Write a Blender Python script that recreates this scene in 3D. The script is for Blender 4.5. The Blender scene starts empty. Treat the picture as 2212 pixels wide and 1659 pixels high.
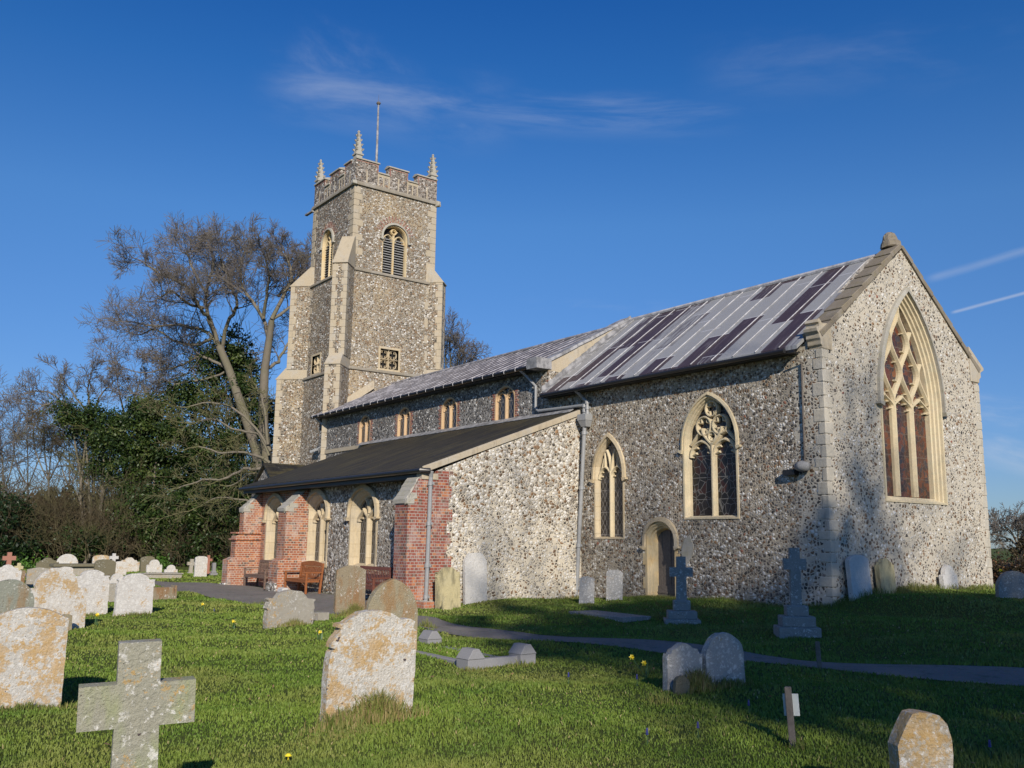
import bpy, bmesh, math, random
import numpy as np
from math import sin, cos, tan, pi, radians, hypot, sqrt, atan2
from mathutils import Vector, Matrix
from mathutils.geometry import tessellate_polygon
random.seed(7); rng = np.random.default_rng(7)
C = bpy.context.scene.collection
sc = bpy.context.scene

# ------------------------------------------------------------------ camera
YAW, PITCH, ROLL, FPX, CAMZ = 0.93087, 0.1685, 0.0125, 2000.0, 1.65   # focal length in units of a 2212 px wide picture
fwd = Vector((-sin(YAW)*cos(PITCH), cos(YAW)*cos(PITCH), sin(PITCH)))
_r0 = Vector((cos(YAW), sin(YAW), 0)); _u0 = _r0.cross(fwd)
RGT = cos(ROLL)*_r0 + sin(ROLL)*_u0
UPV = -sin(ROLL)*_r0 + cos(ROLL)*_u0
cd = bpy.data.cameras.new('camera'); cam = bpy.data.objects.new('camera', cd); C.objects.link(cam)
cd.sensor_width = 36; cd.lens = FPX/2212*36; cd.clip_end = 3000; cd.clip_start = .1
M = Matrix((RGT, UPV, -fwd)).transposed().to_4x4(); M.translation = (0, 0, CAMZ); cam.matrix_world = M
sc.camera = cam
CAM = Vector((0, 0, CAMZ))
def ray(px, py): return fwd + RGT*((px-1106)/FPX) - UPV*((py-829.5)/FPX)
def atd(px, py, w): return CAM + ray(px, py)*w                 # point at depth w metres
# ------------------------------------------------------------------ light
SUN_AZ, SUN_EL = radians(117), radians(25)
S2 = Vector((sin(SUN_AZ), cos(SUN_AZ)))                        # horizontal direction to the sun
sv = Vector((S2.x*cos(SUN_EL), S2.y*cos(SUN_EL), sin(SUN_EL)))
sl = bpy.data.lights.new('sun', 'SUN'); sl.energy = 4.9; sl.angle = radians(.53); sl.color = (1, .90, .76)
so = bpy.data.objects.new('sun', sl); C.objects.link(so); so.rotation_euler = sv.to_track_quat('Z', 'Y').to_euler(); so.location = (30, -20, 40)
sc.view_settings.view_transform = 'Standard'; sc.view_settings.look = 'None'; sc.view_settings.gamma = 1; sc.view_settings.exposure = 0
sc.render.film_transparent = False

# ------------------------------------------------------------------ node helper
class G:
    def __init__(s, tree): s.t = tree; s.n = tree.nodes; s.l = tree.links
    def _in(s, node, key, v):
        i = node.inputs[key]
        if isinstance(v, bpy.types.NodeSocket): s.l.new(v, i)
        elif v is not None:
            if hasattr(i.default_value, '__len__') and not hasattr(v, '__len__'): v = (v,)*len(i.default_value)
            if hasattr(i.default_value, '__len__') and len(i.default_value) == 4 and len(v) == 3: v = (*v, 1)
            i.default_value = v
    def add(s, typ, props=None, **k):
        nd = s.n.new('ShaderNode'+typ)
        for a, b in (props or {}).items(): setattr(nd, a, b)
        for a, b in k.items():
            s._in(nd, int(a[1:]) if a[0] == '_' and a[1:].isdigit() else a.replace('_', ' '), b)
        return nd
    def m(s, op, a, b=None, c=None, clamp=False):
        nd = s.add('Math', dict(operation=op, use_clamp=clamp)); s._in(nd, 0, a)
        if b is not None: s._in(nd, 1, b)
        if c is not None: s._in(nd, 2, c)
        return nd.outputs[0]
    def noise(s, v, sc_, det=4, rough=.55, dist=0):
        nd = s.add('TexNoise', Vector=v, Scale=sc_, Detail=det, Roughness=rough, Distortion=dist); return nd.outputs[0]
    def vor(s, v, sc_, feat='F1', rand=1.):
        return s.add('TexVoronoi', dict(feature=feat), Vector=v, Scale=sc_, Randomness=rand)
    def ramp(s, f, stops, interp='LINEAR'):
        nd = s.add('ValToRGB'); s._in(nd, 0, f); e = nd.color_ramp.elements; nd.color_ramp.interpolation = interp
        while len(e) < len(stops): e.new(.5)
        for x, (p, c) in zip(e, stops): x.position = p; x.color = (*c, 1) if hasattr(c, '__len__') else (c, c, c, 1)
        return nd.outputs[0]
    def mix(s, f, a, b, mode='MIX'):
        nd = s.add('Mix', dict(data_type='RGBA', blend_type=mode)); s._in(nd, 0, f)
        s._in(nd, 6, a if not isinstance(a, tuple) else (*a, 1)[:4]); s._in(nd, 7, b if not isinstance(b, tuple) else (*b, 1)[:4])
        return nd.outputs[2]
    def step(s, v, lo, hi):                                     # smooth threshold
        return s.add('MapRange', dict(interpolation_type='SMOOTHSTEP'), _0=v, _1=lo, _2=hi).outputs[0]
    def obj(s): return s.add('TexCoord').outputs['Object']
    def geo(s): return s.add('NewGeometry').outputs['Position']
    def sep(s, v): return s.add('SeparateXYZ', _0=v).outputs
    def comb(s, x, y, z): return s.add('CombineXYZ', _0=x, _1=y, _2=z).outputs[0]
    def scale(s, v, k):
        nd = s.add('VectorMath', dict(operation='MULTIPLY'), _0=v, _1=k); return nd.outputs[0]
    def bump(s, h, st=.5, d=.02): return s.add('Bump', Strength=st, Distance=d, Height=h).outputs[0]
def material(name, fn):
    m = bpy.data.materials.new(name); m.use_nodes = True; t = m.node_tree
    for n in list(t.nodes): t.nodes.remove(n)
    g = G(t); out = t.nodes.new('ShaderNodeOutputMaterial')
    b = g.add('BsdfPrincipled'); t.links.new(b.outputs[0], out.inputs[0])
    r = fn(g)
    for k, v in r.items(): g._in(b, k, v)
    return m
# ------------------------------------------------------------------ world
w = bpy.data.worlds.new('World'); sc.world = w; w.use_nodes = True
g = G(w.node_tree); bg = w.node_tree.nodes['Background']
sky = g.add('TexSky', dict(sky_type='NISHITA', sun_disc=False, sun_elevation=SUN_EL, sun_rotation=SUN_AZ, altitude=0, air_density=1.0, dust_density=.25, ozone_density=2.6))
dirv = g.add('TexCoord').outputs['Generated']
dx, dy, dz = g.sep(dirv)
az = g.m('ARCTAN2', g.m('MULTIPLY', dx, -1), dy)               # angle west of north
el = g.m('ARCSINE', dz)
def azel(px, py):
    r = ray(px, py).normalized(); return atan2(-r.x, r.y), math.asin(r.z)
def wisp(p1, p2, wid, sx, sy, seed, amp, fade=.25, lo=.42, hi=.8):
    a1, e1 = azel(*p1); a2, e2 = azel(*p2); L = hypot(a2-a1, e2-e1); ux, uy = (a2-a1)/L, (e2-e1)/L
    A = g.m('SUBTRACT', az, a1); E_ = g.m('SUBTRACT', el, e1)
    s_ = g.m('ADD', g.m('MULTIPLY', A, ux), g.m('MULTIPLY', E_, uy)); t_ = g.m('SUBTRACT', g.m('MULTIPLY', E_, ux), g.m('MULTIPLY', A, uy))
    nz = g.noise(g.comb(g.m('MULTIPLY', s_, sx), g.m('MULTIPLY', t_, sy), seed), 1, 6, .6, .3)
    tt = g.m('ADD', t_, g.m('MULTIPLY', g.m('SUBTRACT', nz, .5), wid*.9))
    band = g.step(g.m('ABSOLUTE', tt), wid, 0.)
    ends = g.m('MULTIPLY', g.step(s_, 0., L*fade), g.step(s_, L, L*(1-fade)))
    return g.m('MULTIPLY', g.m('MULTIPLY', band, ends), g.m('MULTIPLY', g.step(nz, lo, hi), amp))
parts = [wisp((520, 160), (1150, 262), .05, 6, 22, 1.3, .36, .3, .30, .80), wisp((600, 110), (930, 235), .055, 8, 18, 4.1, .30, .25, .34, .8), wisp((860, 225), (1650, 245), .030, 5, 40, 7.7, .24, .25, .34, .8),
         wisp((1450, 160), (2300, 70), .05, 5, 20, 9.2, .12, .25, .36, .8), wisp((1990, 608), (2330, 505), .006, 8, 60, 2.2, .18, .12, .1, .6), wisp((2050, 677), (2330, 600), .0025, 8, 60, 3.3, .38, .06, .0, .4),
         wisp((2060, 880), (2400, 930), .022, 9, 30, 5.5, .55), wisp((2080, 950), (2400, 1060), .03, 9, 30, 8.5, .4), wisp((-100, 930), (130, 1010), .03, 8, 20, 6.5, .5), wisp((1100, 655), (1500, 665), .01, 9, 40, 6.1, .12)]
cl = parts[0]
for p in parts[1:]: cl = g.m('MAXIMUM', cl, p)
hz = g.ramp(g.m('DIVIDE', el, 1.6), [(.0, (.36, .48, .74)), (.04, (.35, .475, .74)), (.157, (.36, .59, .89)), (.21, (.36, .655, .97)), (.30, (.18, .56, .985)), (.40, (.065, .43, .965)), (.56, (.09, .30, .66)), (1., (.08, .22, .50))])   # sky tint, paler to the horizon; darkened above the view to lower fill light
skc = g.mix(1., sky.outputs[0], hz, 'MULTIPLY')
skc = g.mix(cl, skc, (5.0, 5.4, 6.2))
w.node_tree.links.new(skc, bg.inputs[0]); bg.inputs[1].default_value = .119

# ------------------------------------------------------------------ objects
def tag(o, label=None, cat=None, group=None, kind=None):
    for k, v in (('label', label), ('category', cat), ('group', group), ('kind', kind)):
        if v: o[k] = v
    return o
def empty(name, loc, label=None, cat=None, group=None):
    o = bpy.data.objects.new(name, None); C.objects.link(o); o.location = loc; o.empty_display_size = .2
    o['wl'] = list(loc); return tag(o, label, cat, group)
def wloc(o): return Vector(o['wl']) if o is not None and 'wl' in o.keys() else Vector((0, 0, 0))
class MB:
    def __init__(s): s.v = []; s.f = []; s.mi = []
    def face(s, pts, mi=0):
        n = len(s.v); s.v += [tuple(p) for p in pts]; s.f.append(tuple(range(n, n+len(pts)))); s.mi.append(mi)
    def mesh(s, vs, fs, mi=0):
        n = len(s.v); s.v += [tuple(p) for p in vs]; s.f += [tuple(i+n for i in f) for f in fs]; s.mi += [mi]*len(fs)
    def box(s, x0, x1, y0, y1, z0, z1, mi=0, R=None, o=(0, 0, 0)):
        vs = [Vector((x, y, z)) for z in (z0, z1) for y in (y0, y1) for x in (x0, x1)]
        if R is not None: vs = [R @ v for v in vs]
        vs = [v+Vector(o) for v in vs]
        s.mesh(vs, [(0, 2, 3, 1), (4, 5, 7, 6), (0, 1, 5, 4), (2, 6, 7, 3), (0, 4, 6, 2), (1, 3, 7, 5)], mi)
    def hexa(s, bot, top, mi=0):                                  # any prism from matching loops
        n = len(bot); s.mesh(list(bot)+list(top), [tuple(range(n))[::-1], tuple(range(n, 2*n))]+[(i, (i+1) % n, n+(i+1) % n, n+i) for i in range(n)], mi)
    def tube(s, pts, rad, n=6, cap=True, mi=0):
        pts = [Vector(p) for p in pts]; rad = rad if hasattr(rad, '__len__') else [rad]*len(pts)
        vs = []; prev = None
        for i, p in enumerate(pts):
            d = (pts[min(i+1, len(pts)-1)]-pts[max(i-1, 0)]).normalized()
            u = d.cross(Vector((0, 0, 1))) if prev is None else prev-d*prev.dot(d)
            if u.length < 1e-3: u = d.cross(Vector((1, 0, 0)))
            u.normalize(); prev = u; w_ = d.cross(u)
            vs += [p+(u*cos(2*pi*k/n)+w_*sin(2*pi*k/n))*rad[i] for k in range(n)]
        fs = [(i*n+k, i*n+(k+1) % n, (i+1)*n+(k+1) % n, (i+1)*n+k) for i in range(len(pts)-1) for k in range(n)]
        if cap: fs += [tuple(range(n))[::-1], tuple(range((len(pts)-1)*n, len(pts)*n))]
        s.mesh(vs, fs, mi)
    def build(s, name, mats, parent=None, bevel=0, smooth=False, jitter=0, origin=None):
        if not isinstance(mats, (list, tuple)): mats = [mats]
        me = bpy.data.meshes.new(name); L = wloc(parent) if parent is not None else Vector(origin or (0, 0, 0))
        vs = [(a-L.x, b-L.y, c-L.z) for a, b, c in s.v]
        me.from_pydata(vs, [], s.f); me.polygons.foreach_set('material_index', s.mi)
        for m_ in mats: me.materials.append(m_)
        if bevel or jitter:
            bm = bmesh.new(); bm.from_mesh(me); bmesh.ops.remove_doubles(bm, verts=bm.verts, dist=1e-5)
            if bevel: bmesh.ops.bevel(bm, geom=[e for e in bm.edges if e.is_manifold and e.calc_face_angle(0) > .5], offset=bevel, segments=1, affect='EDGES', clamp_overlap=True)
            if jitter:
                for v in bm.verts: v.co += Vector((random.uniform(-1, 1), random.uniform(-1, 1), random.uniform(-1, 1)))*jitter
            bmesh.ops.recalc_face_normals(bm, faces=bm.faces); bm.to_mesh(me); bm.free()
        if smooth: me.polygons.foreach_set('use_smooth', [True]*len(me.polygons))
        o = bpy.data.objects.new(name, me); C.objects.link(o); o['wl'] = list(L)
        if parent is not None: o.parent = parent
        else: o.location = L
        return o
# maps from wall coordinates (s along, t up, d outward) to the world
def mapS(y): return lambda s, t, d=0.: Vector((s, y-d, t))
def mapE(x): return lambda s, t, d=0.: Vector((x+d, s, t))
def mapN(y): return lambda s, t, d=0.: Vector((s, y+d, t))
def mapW(x): return lambda s, t, d=0.: Vector((x-d, s, t))
def panel(mb, MP, outer, holes=(), d0=-.8, d1=0., mi=0):
    loops = [list(outer)]+[list(h) for h in holes]
    flat = [p for l in loops for p in l]
    tris = tessellate_polygon([[Vector((a, b, 0)) for a, b in l] for l in loops])
    n = len(flat); vs = [MP(a, b, d1) for a, b in flat]+[MP(a, b, d0) for a, b in flat]
    fs = [tuple(t) for t in tris]+[tuple(i+n for i in t) for t in tris]; k = 0
    for l in loops:
        fs += [(k+i, k+(i+1) % len(l), n+k+(i+1) % len(l), n+k+i) for i in range(len(l))]; k += len(l)
    mb.mesh(vs, fs, mi)
def arch_pts(a, zs, za, n=9):
    """right spring to left spring, pointed (rise>=a), round or depressed"""
    r = za-zs; pts = []
    if r >= a*1.02:
        R = (a*a+r*r)/(2*a); c0 = a-R; th = math.asin(min(1, r/R))
        R_ = [(c0+R*cos(th*i/n), zs+R*sin(th*i/n)) for i in range(n+1)]
    elif r < a*.9:                                              # depressed four-centred
        R_ = [(a*cos(pi/2*i/n), zs+r*(sin(pi/2*i/n)**.8)*(.86+.14*i/n)) for i in range(n+1)]
    else: R_ = [(a*cos(pi/2*i/n), zs+r*sin(pi/2*i/n)) for i in range(n+1)]
    return R_+[(-x, z) for x, z in R_[-2::-1]]
class Win:
    def __init__(s, MP, cx, a, z0, zs, za): s.MP, s.cx, s.a, s.z0, s.zs, s.za = MP, cx, a, z0, zs, za
    def out(s, off):
        k = (s.za-s.zs-off*1.25)/(s.za-s.zs)
        r = arch_pts(s.a-off, s.zs, s.zs+(s.za-s.zs)*k)
        return [(s.cx-s.a+off, s.z0+off*.8), (s.cx+s.a-off, s.z0+off*.8)]+[(s.cx+x, z) for x, z in r]
    def rings(s, mb, prof, mi=0):
        ls = [[s.MP(a, b, d) for a, b in s.out(o)] for o, d in prof]; n = len(ls[0])
        for A, B in zip(ls, ls[1:]): mb.mesh(A+B, [(i, (i+1) % n, n+(i+1) % n, n+i) for i in range(n)], mi)
    def hood(s, mb, o0=.0, o1=.075, d=.075, stop=.07):
        P = [s.out(-o0)[2:], s.out(-o1)[2:]]; P = [[(p[0][0], p[0][1]-.12)]+p+[(p[-1][0], p[-1][1]-.12)] for p in P]
        A = [s.MP(*p, -.01) for p in P[0]]; B = [s.MP(*p, d) for p in P[0]]; Cc = [s.MP(*p, d*.75) for p in P[1]]; D = [s.MP(*p, -.01) for p in P[1]]
        n = len(A); vs = A+B+Cc+D; fs = [(0, n, 2*n, 3*n), (n-1, 2*n-1, 3*n-1, 4*n-1)]
        for a in range(3): fs += [(a*n+i, a*n+i+1, (a+1)*n+i+1, (a+1)*n+i) for i in range(n-1)]
        mb.mesh(vs, fs)
        for e in (0, -1):                                       # label stops
            x, z = P[0][e]; sg = 1 if e == 0 else -1
            q = [(x-sg*.01, z), (x+sg*(o1+stop), z), (x+sg*(o1+stop), z-.05), (x+sg*.02, z-.1)]
            panel(mb, s.MP, q, d0=-.01, d1=d*1.25)
def bar(mb, MP, path, hw, d0, d1, closed=False, mi=0):
    n = len(path); prof = [(-1, d0), (-1, d0+(d1-d0)*.55), (-.35, d1), (.35, d1), (1, d0+(d1-d0)*.55), (1, d0)]; vs = []
    for i, (x, z) in enumerate(path):
        if closed: p, q = path[i-1], path[(i+1) % n]
        else: p, q = path[max(i-1, 0)], path[min(i+1, n-1)]
        tx, tz = q[0]-p[0], q[1]-p[1]; L = hypot(tx, tz) or 1; nx, nz = -tz/L, tx/L
        vs += [MP(x+nx*hw*k, z+nz*hw*k, d) for k, d in prof]
    m_ = 6; fs = []
    for i in range(n if closed else n-1):
        j = (i+1) % n; fs += [(i*m_+k, i*m_+k+1, j*m_+k+1, j*m_+k) for k in range(m_-1)]
    if not closed: fs += [tuple(range(m_)), tuple(range((n-1)*m_, n*m_))]
    mb.mesh(vs, fs, mi)
def inside(poly, x, z):
    c = False
    for i in range(len(poly)):
        (x1, z1), (x2, z2) = poly[i-1], poly[i]
        if (z1 > z) != (z2 > z) and x < (x2-x1)*(z-z1)/(z2-z1)+x1: c = not c
    return c
def ring_foil(mb, MP, cx, cz, r, hw, d0, d1, foils=4, rot=pi/4):
    bar(mb, MP, [(cx+r*cos(2*pi*i/20), cz+r*sin(2*pi*i/20)) for i in range(20)], hw, d0, d1, True)
    for k in range(foils):
        a = rot+2*pi*k/foils
        bar(mb, MP, [(cx+r*cos(a-.42), cz+r*sin(a-.42)), (cx+r*.5*cos(a), cz+r*.5*sin(a))], hw*.6, d0+.02, d1-.03)
        bar(mb, MP, [(cx+r*cos(a+.42), cz+r*sin(a+.42)), (cx+r*.5*cos(a), cz+r*.5*sin(a))], hw*.6, d0+.02, d1-.03)
def light_head(mb, MP, cx, a, zs, za, hw, d0, d1, cusp=True):
    p = [(cx+x, z) for x, z in arch_pts(a, zs, za, 6)]; bar(mb, MP, p, hw, d0, d1)
    if cusp:
        for sg in (1, -1):
            for f in (.1, .5):
                x0, z0 = cx+sg*a*(1-f*.35), zs+(za-zs)*f
                bar(mb, MP, [(x0, z0), (x0-sg*a*.42, z0+(.13-.1*f)*a*1.5)], hw*.65, d0+.02, d1-.04)
# ------------------------------------------------------------------ materials
def flint(name, mortar=(.42, .37, .29), sc_=8.5, gap=.10, dark=.45, white=.2, brown=.12, warm=.0, presence=1., squash=1.15, lum=1., regional=None, brick=0.):
    """knapped and whole flints set in lime mortar"""
    def fn(g):
        o = g.obj(); p = g.scale(o, (1, 1, squash))
        wv = g.add('TexNoise', Vector=o, Scale=11., Detail=3.).outputs['Color']
        p = g.add('VectorMath', dict(operation='MULTIPLY_ADD'), _0=wv, _1=(.085, .085, .085), _2=p).outputs[0]
        v = g.vor(p, sc_); e = g.vor(p, sc_, 'DISTANCE_TO_EDGE')
        r, gg, b = g.add('SeparateColor', _0=v.outputs['Color']).outputs
        big = g.noise(o, .55, 3, .6); mid = g.noise(o, 2.1, 3, .6); fine = g.noise(o, 38, 3, .6)
        gap_ = g.m('ADD', g.m('MULTIPLY', g.m('SUBTRACT', big, .5), .22), gap)
        if regional:                                            # render thicker below a height
            z = g.sep(o)[2]; lo = g.step(g.m('ADD', z, g.m('MULTIPLY', g.m('SUBTRACT', mid, .5), 1.2)), regional[1], regional[0])
            gap_ = g.m('ADD', gap_, g.m('MULTIPLY', lo, regional[2]))
        gap_ = g.m('ADD', gap_, g.m('MULTIPLY', b, gap*.9))
        msk = g.step(g.m('SUBTRACT', e.outputs[0], gap_), -.02, .05)
        if presence < 1: msk = g.m('MULTIPLY', msk, g.m('LESS_THAN', gg, presence))
        if regional and len(regional) > 3: msk = g.m('MULTIPLY', msk, g.m('LESS_THAN', g.m('MULTIPLY', gg, lo), regional[3]))
        d_, w_ = dark, white; m1 = d_+(1-d_-w_)*.5
        rr = g.m('ADD', r, g.m('MULTIPLY', g.m('SUBTRACT', g.noise(o, .9, 2), .5), .35), clamp=True)
        col = g.ramp(rr, [(0, (.018*lum, .017*lum, .018*lum)), (d_*.55, (.05*lum, .043*lum, .04*lum)), (d_, (.13*lum, .11*lum, .095*lum)), (m1, (.27*lum, .245*lum, .215*lum)), (1-w_, (.45*lum, .43*lum, .4*lum)), (min(.999, 1-w_*.5), (.78, .76, .72))])
        bf = g.m('LESS_THAN', b, brown)
        col = g.mix(bf, col, g.mix(gg, (.10, .055, .03), (.30, .17, .08)))
        if brick: col = g.mix(g.m('MULTIPLY', g.m('GREATER_THAN', b, 1-brick), g.m('GREATER_THAN', mid, .5)), col, (.30, .10, .055))
        col = g.mix(g.m('MULTIPLY', fine, .45), col, g.mix(.5, col, (.30, .28, .25)))
        mc = g.mix(g.noise(o, 3.5, 5, .65), tuple(c*.72 for c in mortar), tuple(min(1, c*1.25) for c in mortar))
        mc = g.mix(g.m('MULTIPLY', g.noise(o, 60, 2), .35), mc, tuple(c*.5 for c in mortar))
        if warm: mc = g.mix(g.m('MULTIPLY', g.step(big, .5, .7), warm), mc, (.50, .36, .18))
        c = g.mix(msk, mc, col)
        c = g.mix(g.m('MULTIPLY', g.step(g.noise(o, .8, 5, .65), .55, .78), .3), c, (.10, .095, .08))
        h = g.m('ADD', g.m('MULTIPLY', msk, g.m('SQRT', e.outputs[0])), g.m('MULTIPLY', fine, .25))
        rough = g.m('SUBTRACT', .9, g.m('MULTIPLY', msk, .35))
        return {'Base Color': c, 'Roughness': rough, 'Normal': g.bump(h, .85, .05), 'Specular IOR Level': .35}
    return material(name, fn)
M_ = {}
M_['flint_chancel'] = flint('flint_chancel', mortar=(.44, .385, .30), sc_=13, gap=.07, dark=.36, white=.30, brown=.14, brick=.025, lum=1.1)
M_['flint_gable'] = flint('flint_gable', mortar=(.56, .51, .42), sc_=11, gap=.11, dark=.50, white=.24, brown=.20, presence=.92, brick=.02)
M_['flint_aisle_e'] = flint('flint_aisle_e', mortar=(.64, .58, .47), sc_=10.5, gap=.055, dark=.22, white=.42, brown=.14, regional=(1.9, 2.9, .045, .95))
M_['flint_aisle_s'] = flint('flint_aisle_s', mortar=(.44, .39, .32), sc_=12, gap=.055, dark=.42, white=.36, brown=.08)
M_['flint_knapped'] = flint('flint_knapped', mortar=(.34, .33, .31), sc_=12, gap=.05, dark=.50, white=.14, brown=.03, lum=.8)
M_['flint_tower'] = flint('flint_tower', mortar=(.41, .35, .26), sc_=10.5, gap=.07, dark=.38, white=.25, brown=.24, warm=.35, squash=1.4, lum=.95)
M_['flint_parapet'] = flint('flint_parapet', mortar=(.36, .31, .26), sc_=10, gap=.06, dark=.48, white=.26, brown=.1)
def stonemat(name, base=(.60, .52, .38), grey=.25, dirt=(.22, .20, .16), joint=0., lichen=0., lcol=(.35, .33, .12), rough=.85, bump_=.25, yel=0.):
    def fn(g):
        o = g.obj(); n1 = g.noise(o, 1.7, 5, .65); n2 = g.noise(o, 14, 4, .6); n3 = g.noise(o, 70, 3, .6)
        c = g.mix(n2, tuple(x*.8 for x in base), tuple(min(1, x*1.15) for x in base))
        c = g.mix(g.m('MULTIPLY', g.step(n1, .42, .72), grey), c, (.42, .41, .38))
        c = g.mix(g.m('MULTIPLY', g.step(g.noise(g.scale(o, (3, 3, .7)), 1.6, 5, .7), .52, .75), .55), c, dirt)
        if yel: c = g.mix(g.m('MULTIPLY', g.step(g.noise(o, 2.6, 3), .45, .65), yel), c, (.62, .40, .14))
        if lichen: c = g.mix(g.m('MULTIPLY', g.step(g.noise(o, 6, 5, .7), .5, .62), lichen), c, lcol)
        c = g.mix(g.m('MULTIPLY', g.m('SUBTRACT', n3, .35), .3, clamp=True), c, dirt)
        h = g.m('ADD', n2, g.m('MULTIPLY', n3, .6))
        if joint:
            x, y, z = g.sep(o); b = g.add('TexBrick', Vector=g.comb(g.m('ADD', x, y), z, 0), Scale=1., Mortar_Size=.012, Brick_Width=joint*1.7, Row_Height=joint, Color1=(1, 1, 1), Color2=(.86, .84, .8), Mortar=(.78, .75, .70))
            c = g.mix(1., c, b.outputs[0], 'MULTIPLY')
        return {'Base Color': c, 'Roughness': rough, 'Normal': g.bump(h, bump_, .02)}
    return material(name, fn)
M_['cream'] = stonemat('cream_limestone', (.60, .50, .34), .35, dirt=(.26, .22, .15), joint=.38)
M_['cream_yellow'] = stonemat('yellow_limestone', (.64, .52, .32), .12, yel=.45)
M_['tracery'] = stonemat('window_stone', (.64, .54, .36), .2, dirt=(.30, .25, .17), lichen=.15, lcol=(.42, .50, .36))
M_['orange_stone'] = stonemat('orange_dressed_stone', (.58, .40, .23), .15)
M_['greystone'] = stonemat('weathered_grey_stone', (.40, .38, .33), .5, lichen=.5, lcol=(.34, .32, .22))
M_['quoin'] = stonemat('quoin_limestone', (.46, .39, .28), .6, dirt=(.20, .17, .13))
M_['quoin_pale'] = stonemat('pale_quoin', (.50, .46, .38), .6, dirt=(.22, .20, .17), bump_=.5)
M_['coping'] = stonemat('coping_stone', (.22, .185, .14), .25, dirt=(.09, .08, .06), lichen=.5, lcol=(.20, .17, .09), joint=0)
def brickmat(name, c1=(.42, .13, .06), c2=(.30, .085, .045), mort=(.55, .48, .40), white=.35, low=None):
    def fn(g):
        o = g.obj(); x, y, z = g.sep(o); wob = g.noise(o, 9, 2)
        u = g.m('ADD', g.m('ADD', x, y), g.m('MULTIPLY', wob, .012)); v = g.m('ADD', z, g.m('MULTIPLY', wob, .01))
        b = g.add('TexBrick', dict(offset=.5, squash=.5, squash_frequency=2), Vector=g.comb(u, v, 0), Scale=1., Mortar_Size=.008, Mortar_Smooth=.25, Bias=-.1, Brick_Width=.235, Row_Height=.075, Color1=(*c1, 1), Color2=(*c2, 1), Mortar=(*mort, 1))
        cell = g.add('TexWhiteNoise', dict(noise_dimensions='2D'), Vector=g.comb(g.m('FLOOR', g.m('DIVIDE', u, .1175)), g.m('FLOOR', g.m('DIVIDE', v, .075)), 0)).outputs[0]
        c = b.outputs[0]; inb = g.m('SUBTRACT', 1, b.outputs['Fac'])
        c = g.mix(g.m('MULTIPLY', g.m('GREATER_THAN', cell, .86), inb), c, (.13, .07, .05))
        c = g.mix(g.m('MULTIPLY', g.m('LESS_THAN', cell, .2), g.m('MULTIPLY', inb, .6)), c, (.55, .24, .10))
        if low: c = g.mix(g.m('MULTIPLY', g.step(g.m('ADD', z, g.m('MULTIPLY', wob, .8)), low, low-.6), g.m('MULTIPLY', inb, .6)), c, (.56, .20, .085))
        c = g.mix(g.m('MULTIPLY', g.noise(o, 30, 3), .3), c, (.22, .12, .08))
        wn = g.step(g.noise(g.scale(o, (1, 1, .6)), 2.3, 7, .8), .47, .68)
        c = g.mix(g.m('MULTIPLY', wn, white), c, (.52, .48, .44))
        h = g.m('ADD', g.m('MULTIPLY', inb, 1.), g.m('MULTIPLY', g.noise(o, 40, 3), .4))
        return {'Base Color': c, 'Roughness': .88, 'Normal': g.bump(h, .6, .012)}
    return material(name, fn)
M_['brick'] = brickmat('orange_red_brick', (.40, .13, .055), (.25, .075, .04), white=.6)
M_['brick_red'] = brickmat('deep_red_brick', (.29, .065, .04), (.18, .045, .035), (.42, .38, .34), white=.45, low=1.2)
def leadmat(name, bay, x0, slope, c_l, c_d, pd, vary=.5, rowh=1.7):
    def fn(g):
        o = g.obj(); x, y, z = g.sep(o)
        bx = g.m('FLOOR', g.m('DIVIDE', g.m('SUBTRACT', x, x0), bay)); r0 = g.add('TexWhiteNoise', dict(noise_dimensions='1D'), W=bx).outputs[0]
        yy = g.m('DIVIDE', g.m('ADD', y, g.m('MULTIPLY', r0, rowh)), rowh); row = g.m('FLOOR', yy)
        wn = g.add('TexWhiteNoise', dict(noise_dimensions='2D'), Vector=g.comb(bx, row, 0)).outputs[0]
        streak = g.noise(g.scale(o, (9, .8, .8)), 1.4, 4, .65); cloud = g.noise(o, .9, 4, .6)
        dk = g.step(g.m('ADD', g.m('ADD', g.m('MULTIPLY_ADD', wn, .55, .225), g.m('MULTIPLY', g.m('SUBTRACT', g.noise(g.comb(bx, g.m('MULTIPLY', row, 1.7), 0), .31, 2), .5), 1.7)), g.m('MULTIPLY', g.m('SUBTRACT', streak, .5), vary)), 1-pd, 1-pd+.14)
        c = g.mix(g.noise(o, 5, 4, .6), tuple(k*.85 for k in c_l), c_l)
        c = g.mix(dk, c, g.mix(streak, c_d, tuple(k*2.1 for k in c_d)))
        jt = g.m('LESS_THAN', g.m('FRACT', yy), .022)
        c = g.mix(g.m('MULTIPLY', jt, .55), c, (.62, .63, .66))
        c = g.mix(g.m('MULTIPLY', g.step(streak, .55, .8), .35), c, (.55, .55, .58))
        return {'Base Color': c, 'Roughness': g.m('ADD', .42, g.m('MULTIPLY', cloud, .2)), 'Metallic': .15, 'Normal': g.bump(g.noise(o, 6, 3), .12, .03)}
    return material(name, fn)
M_['lead_chancel'] = leadmat('chancel_lead', .68, -21.98, 1, (.37, .375, .38), (.044, .031, .037), .58)
M_['lead_nave'] = leadmat('nave_lead', .62, -38.45, 1, (.19, .19, .21), (.050, .042, .054), .80, vary=.9, rowh=2.1)
M_['roll_dull'] = None
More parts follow.
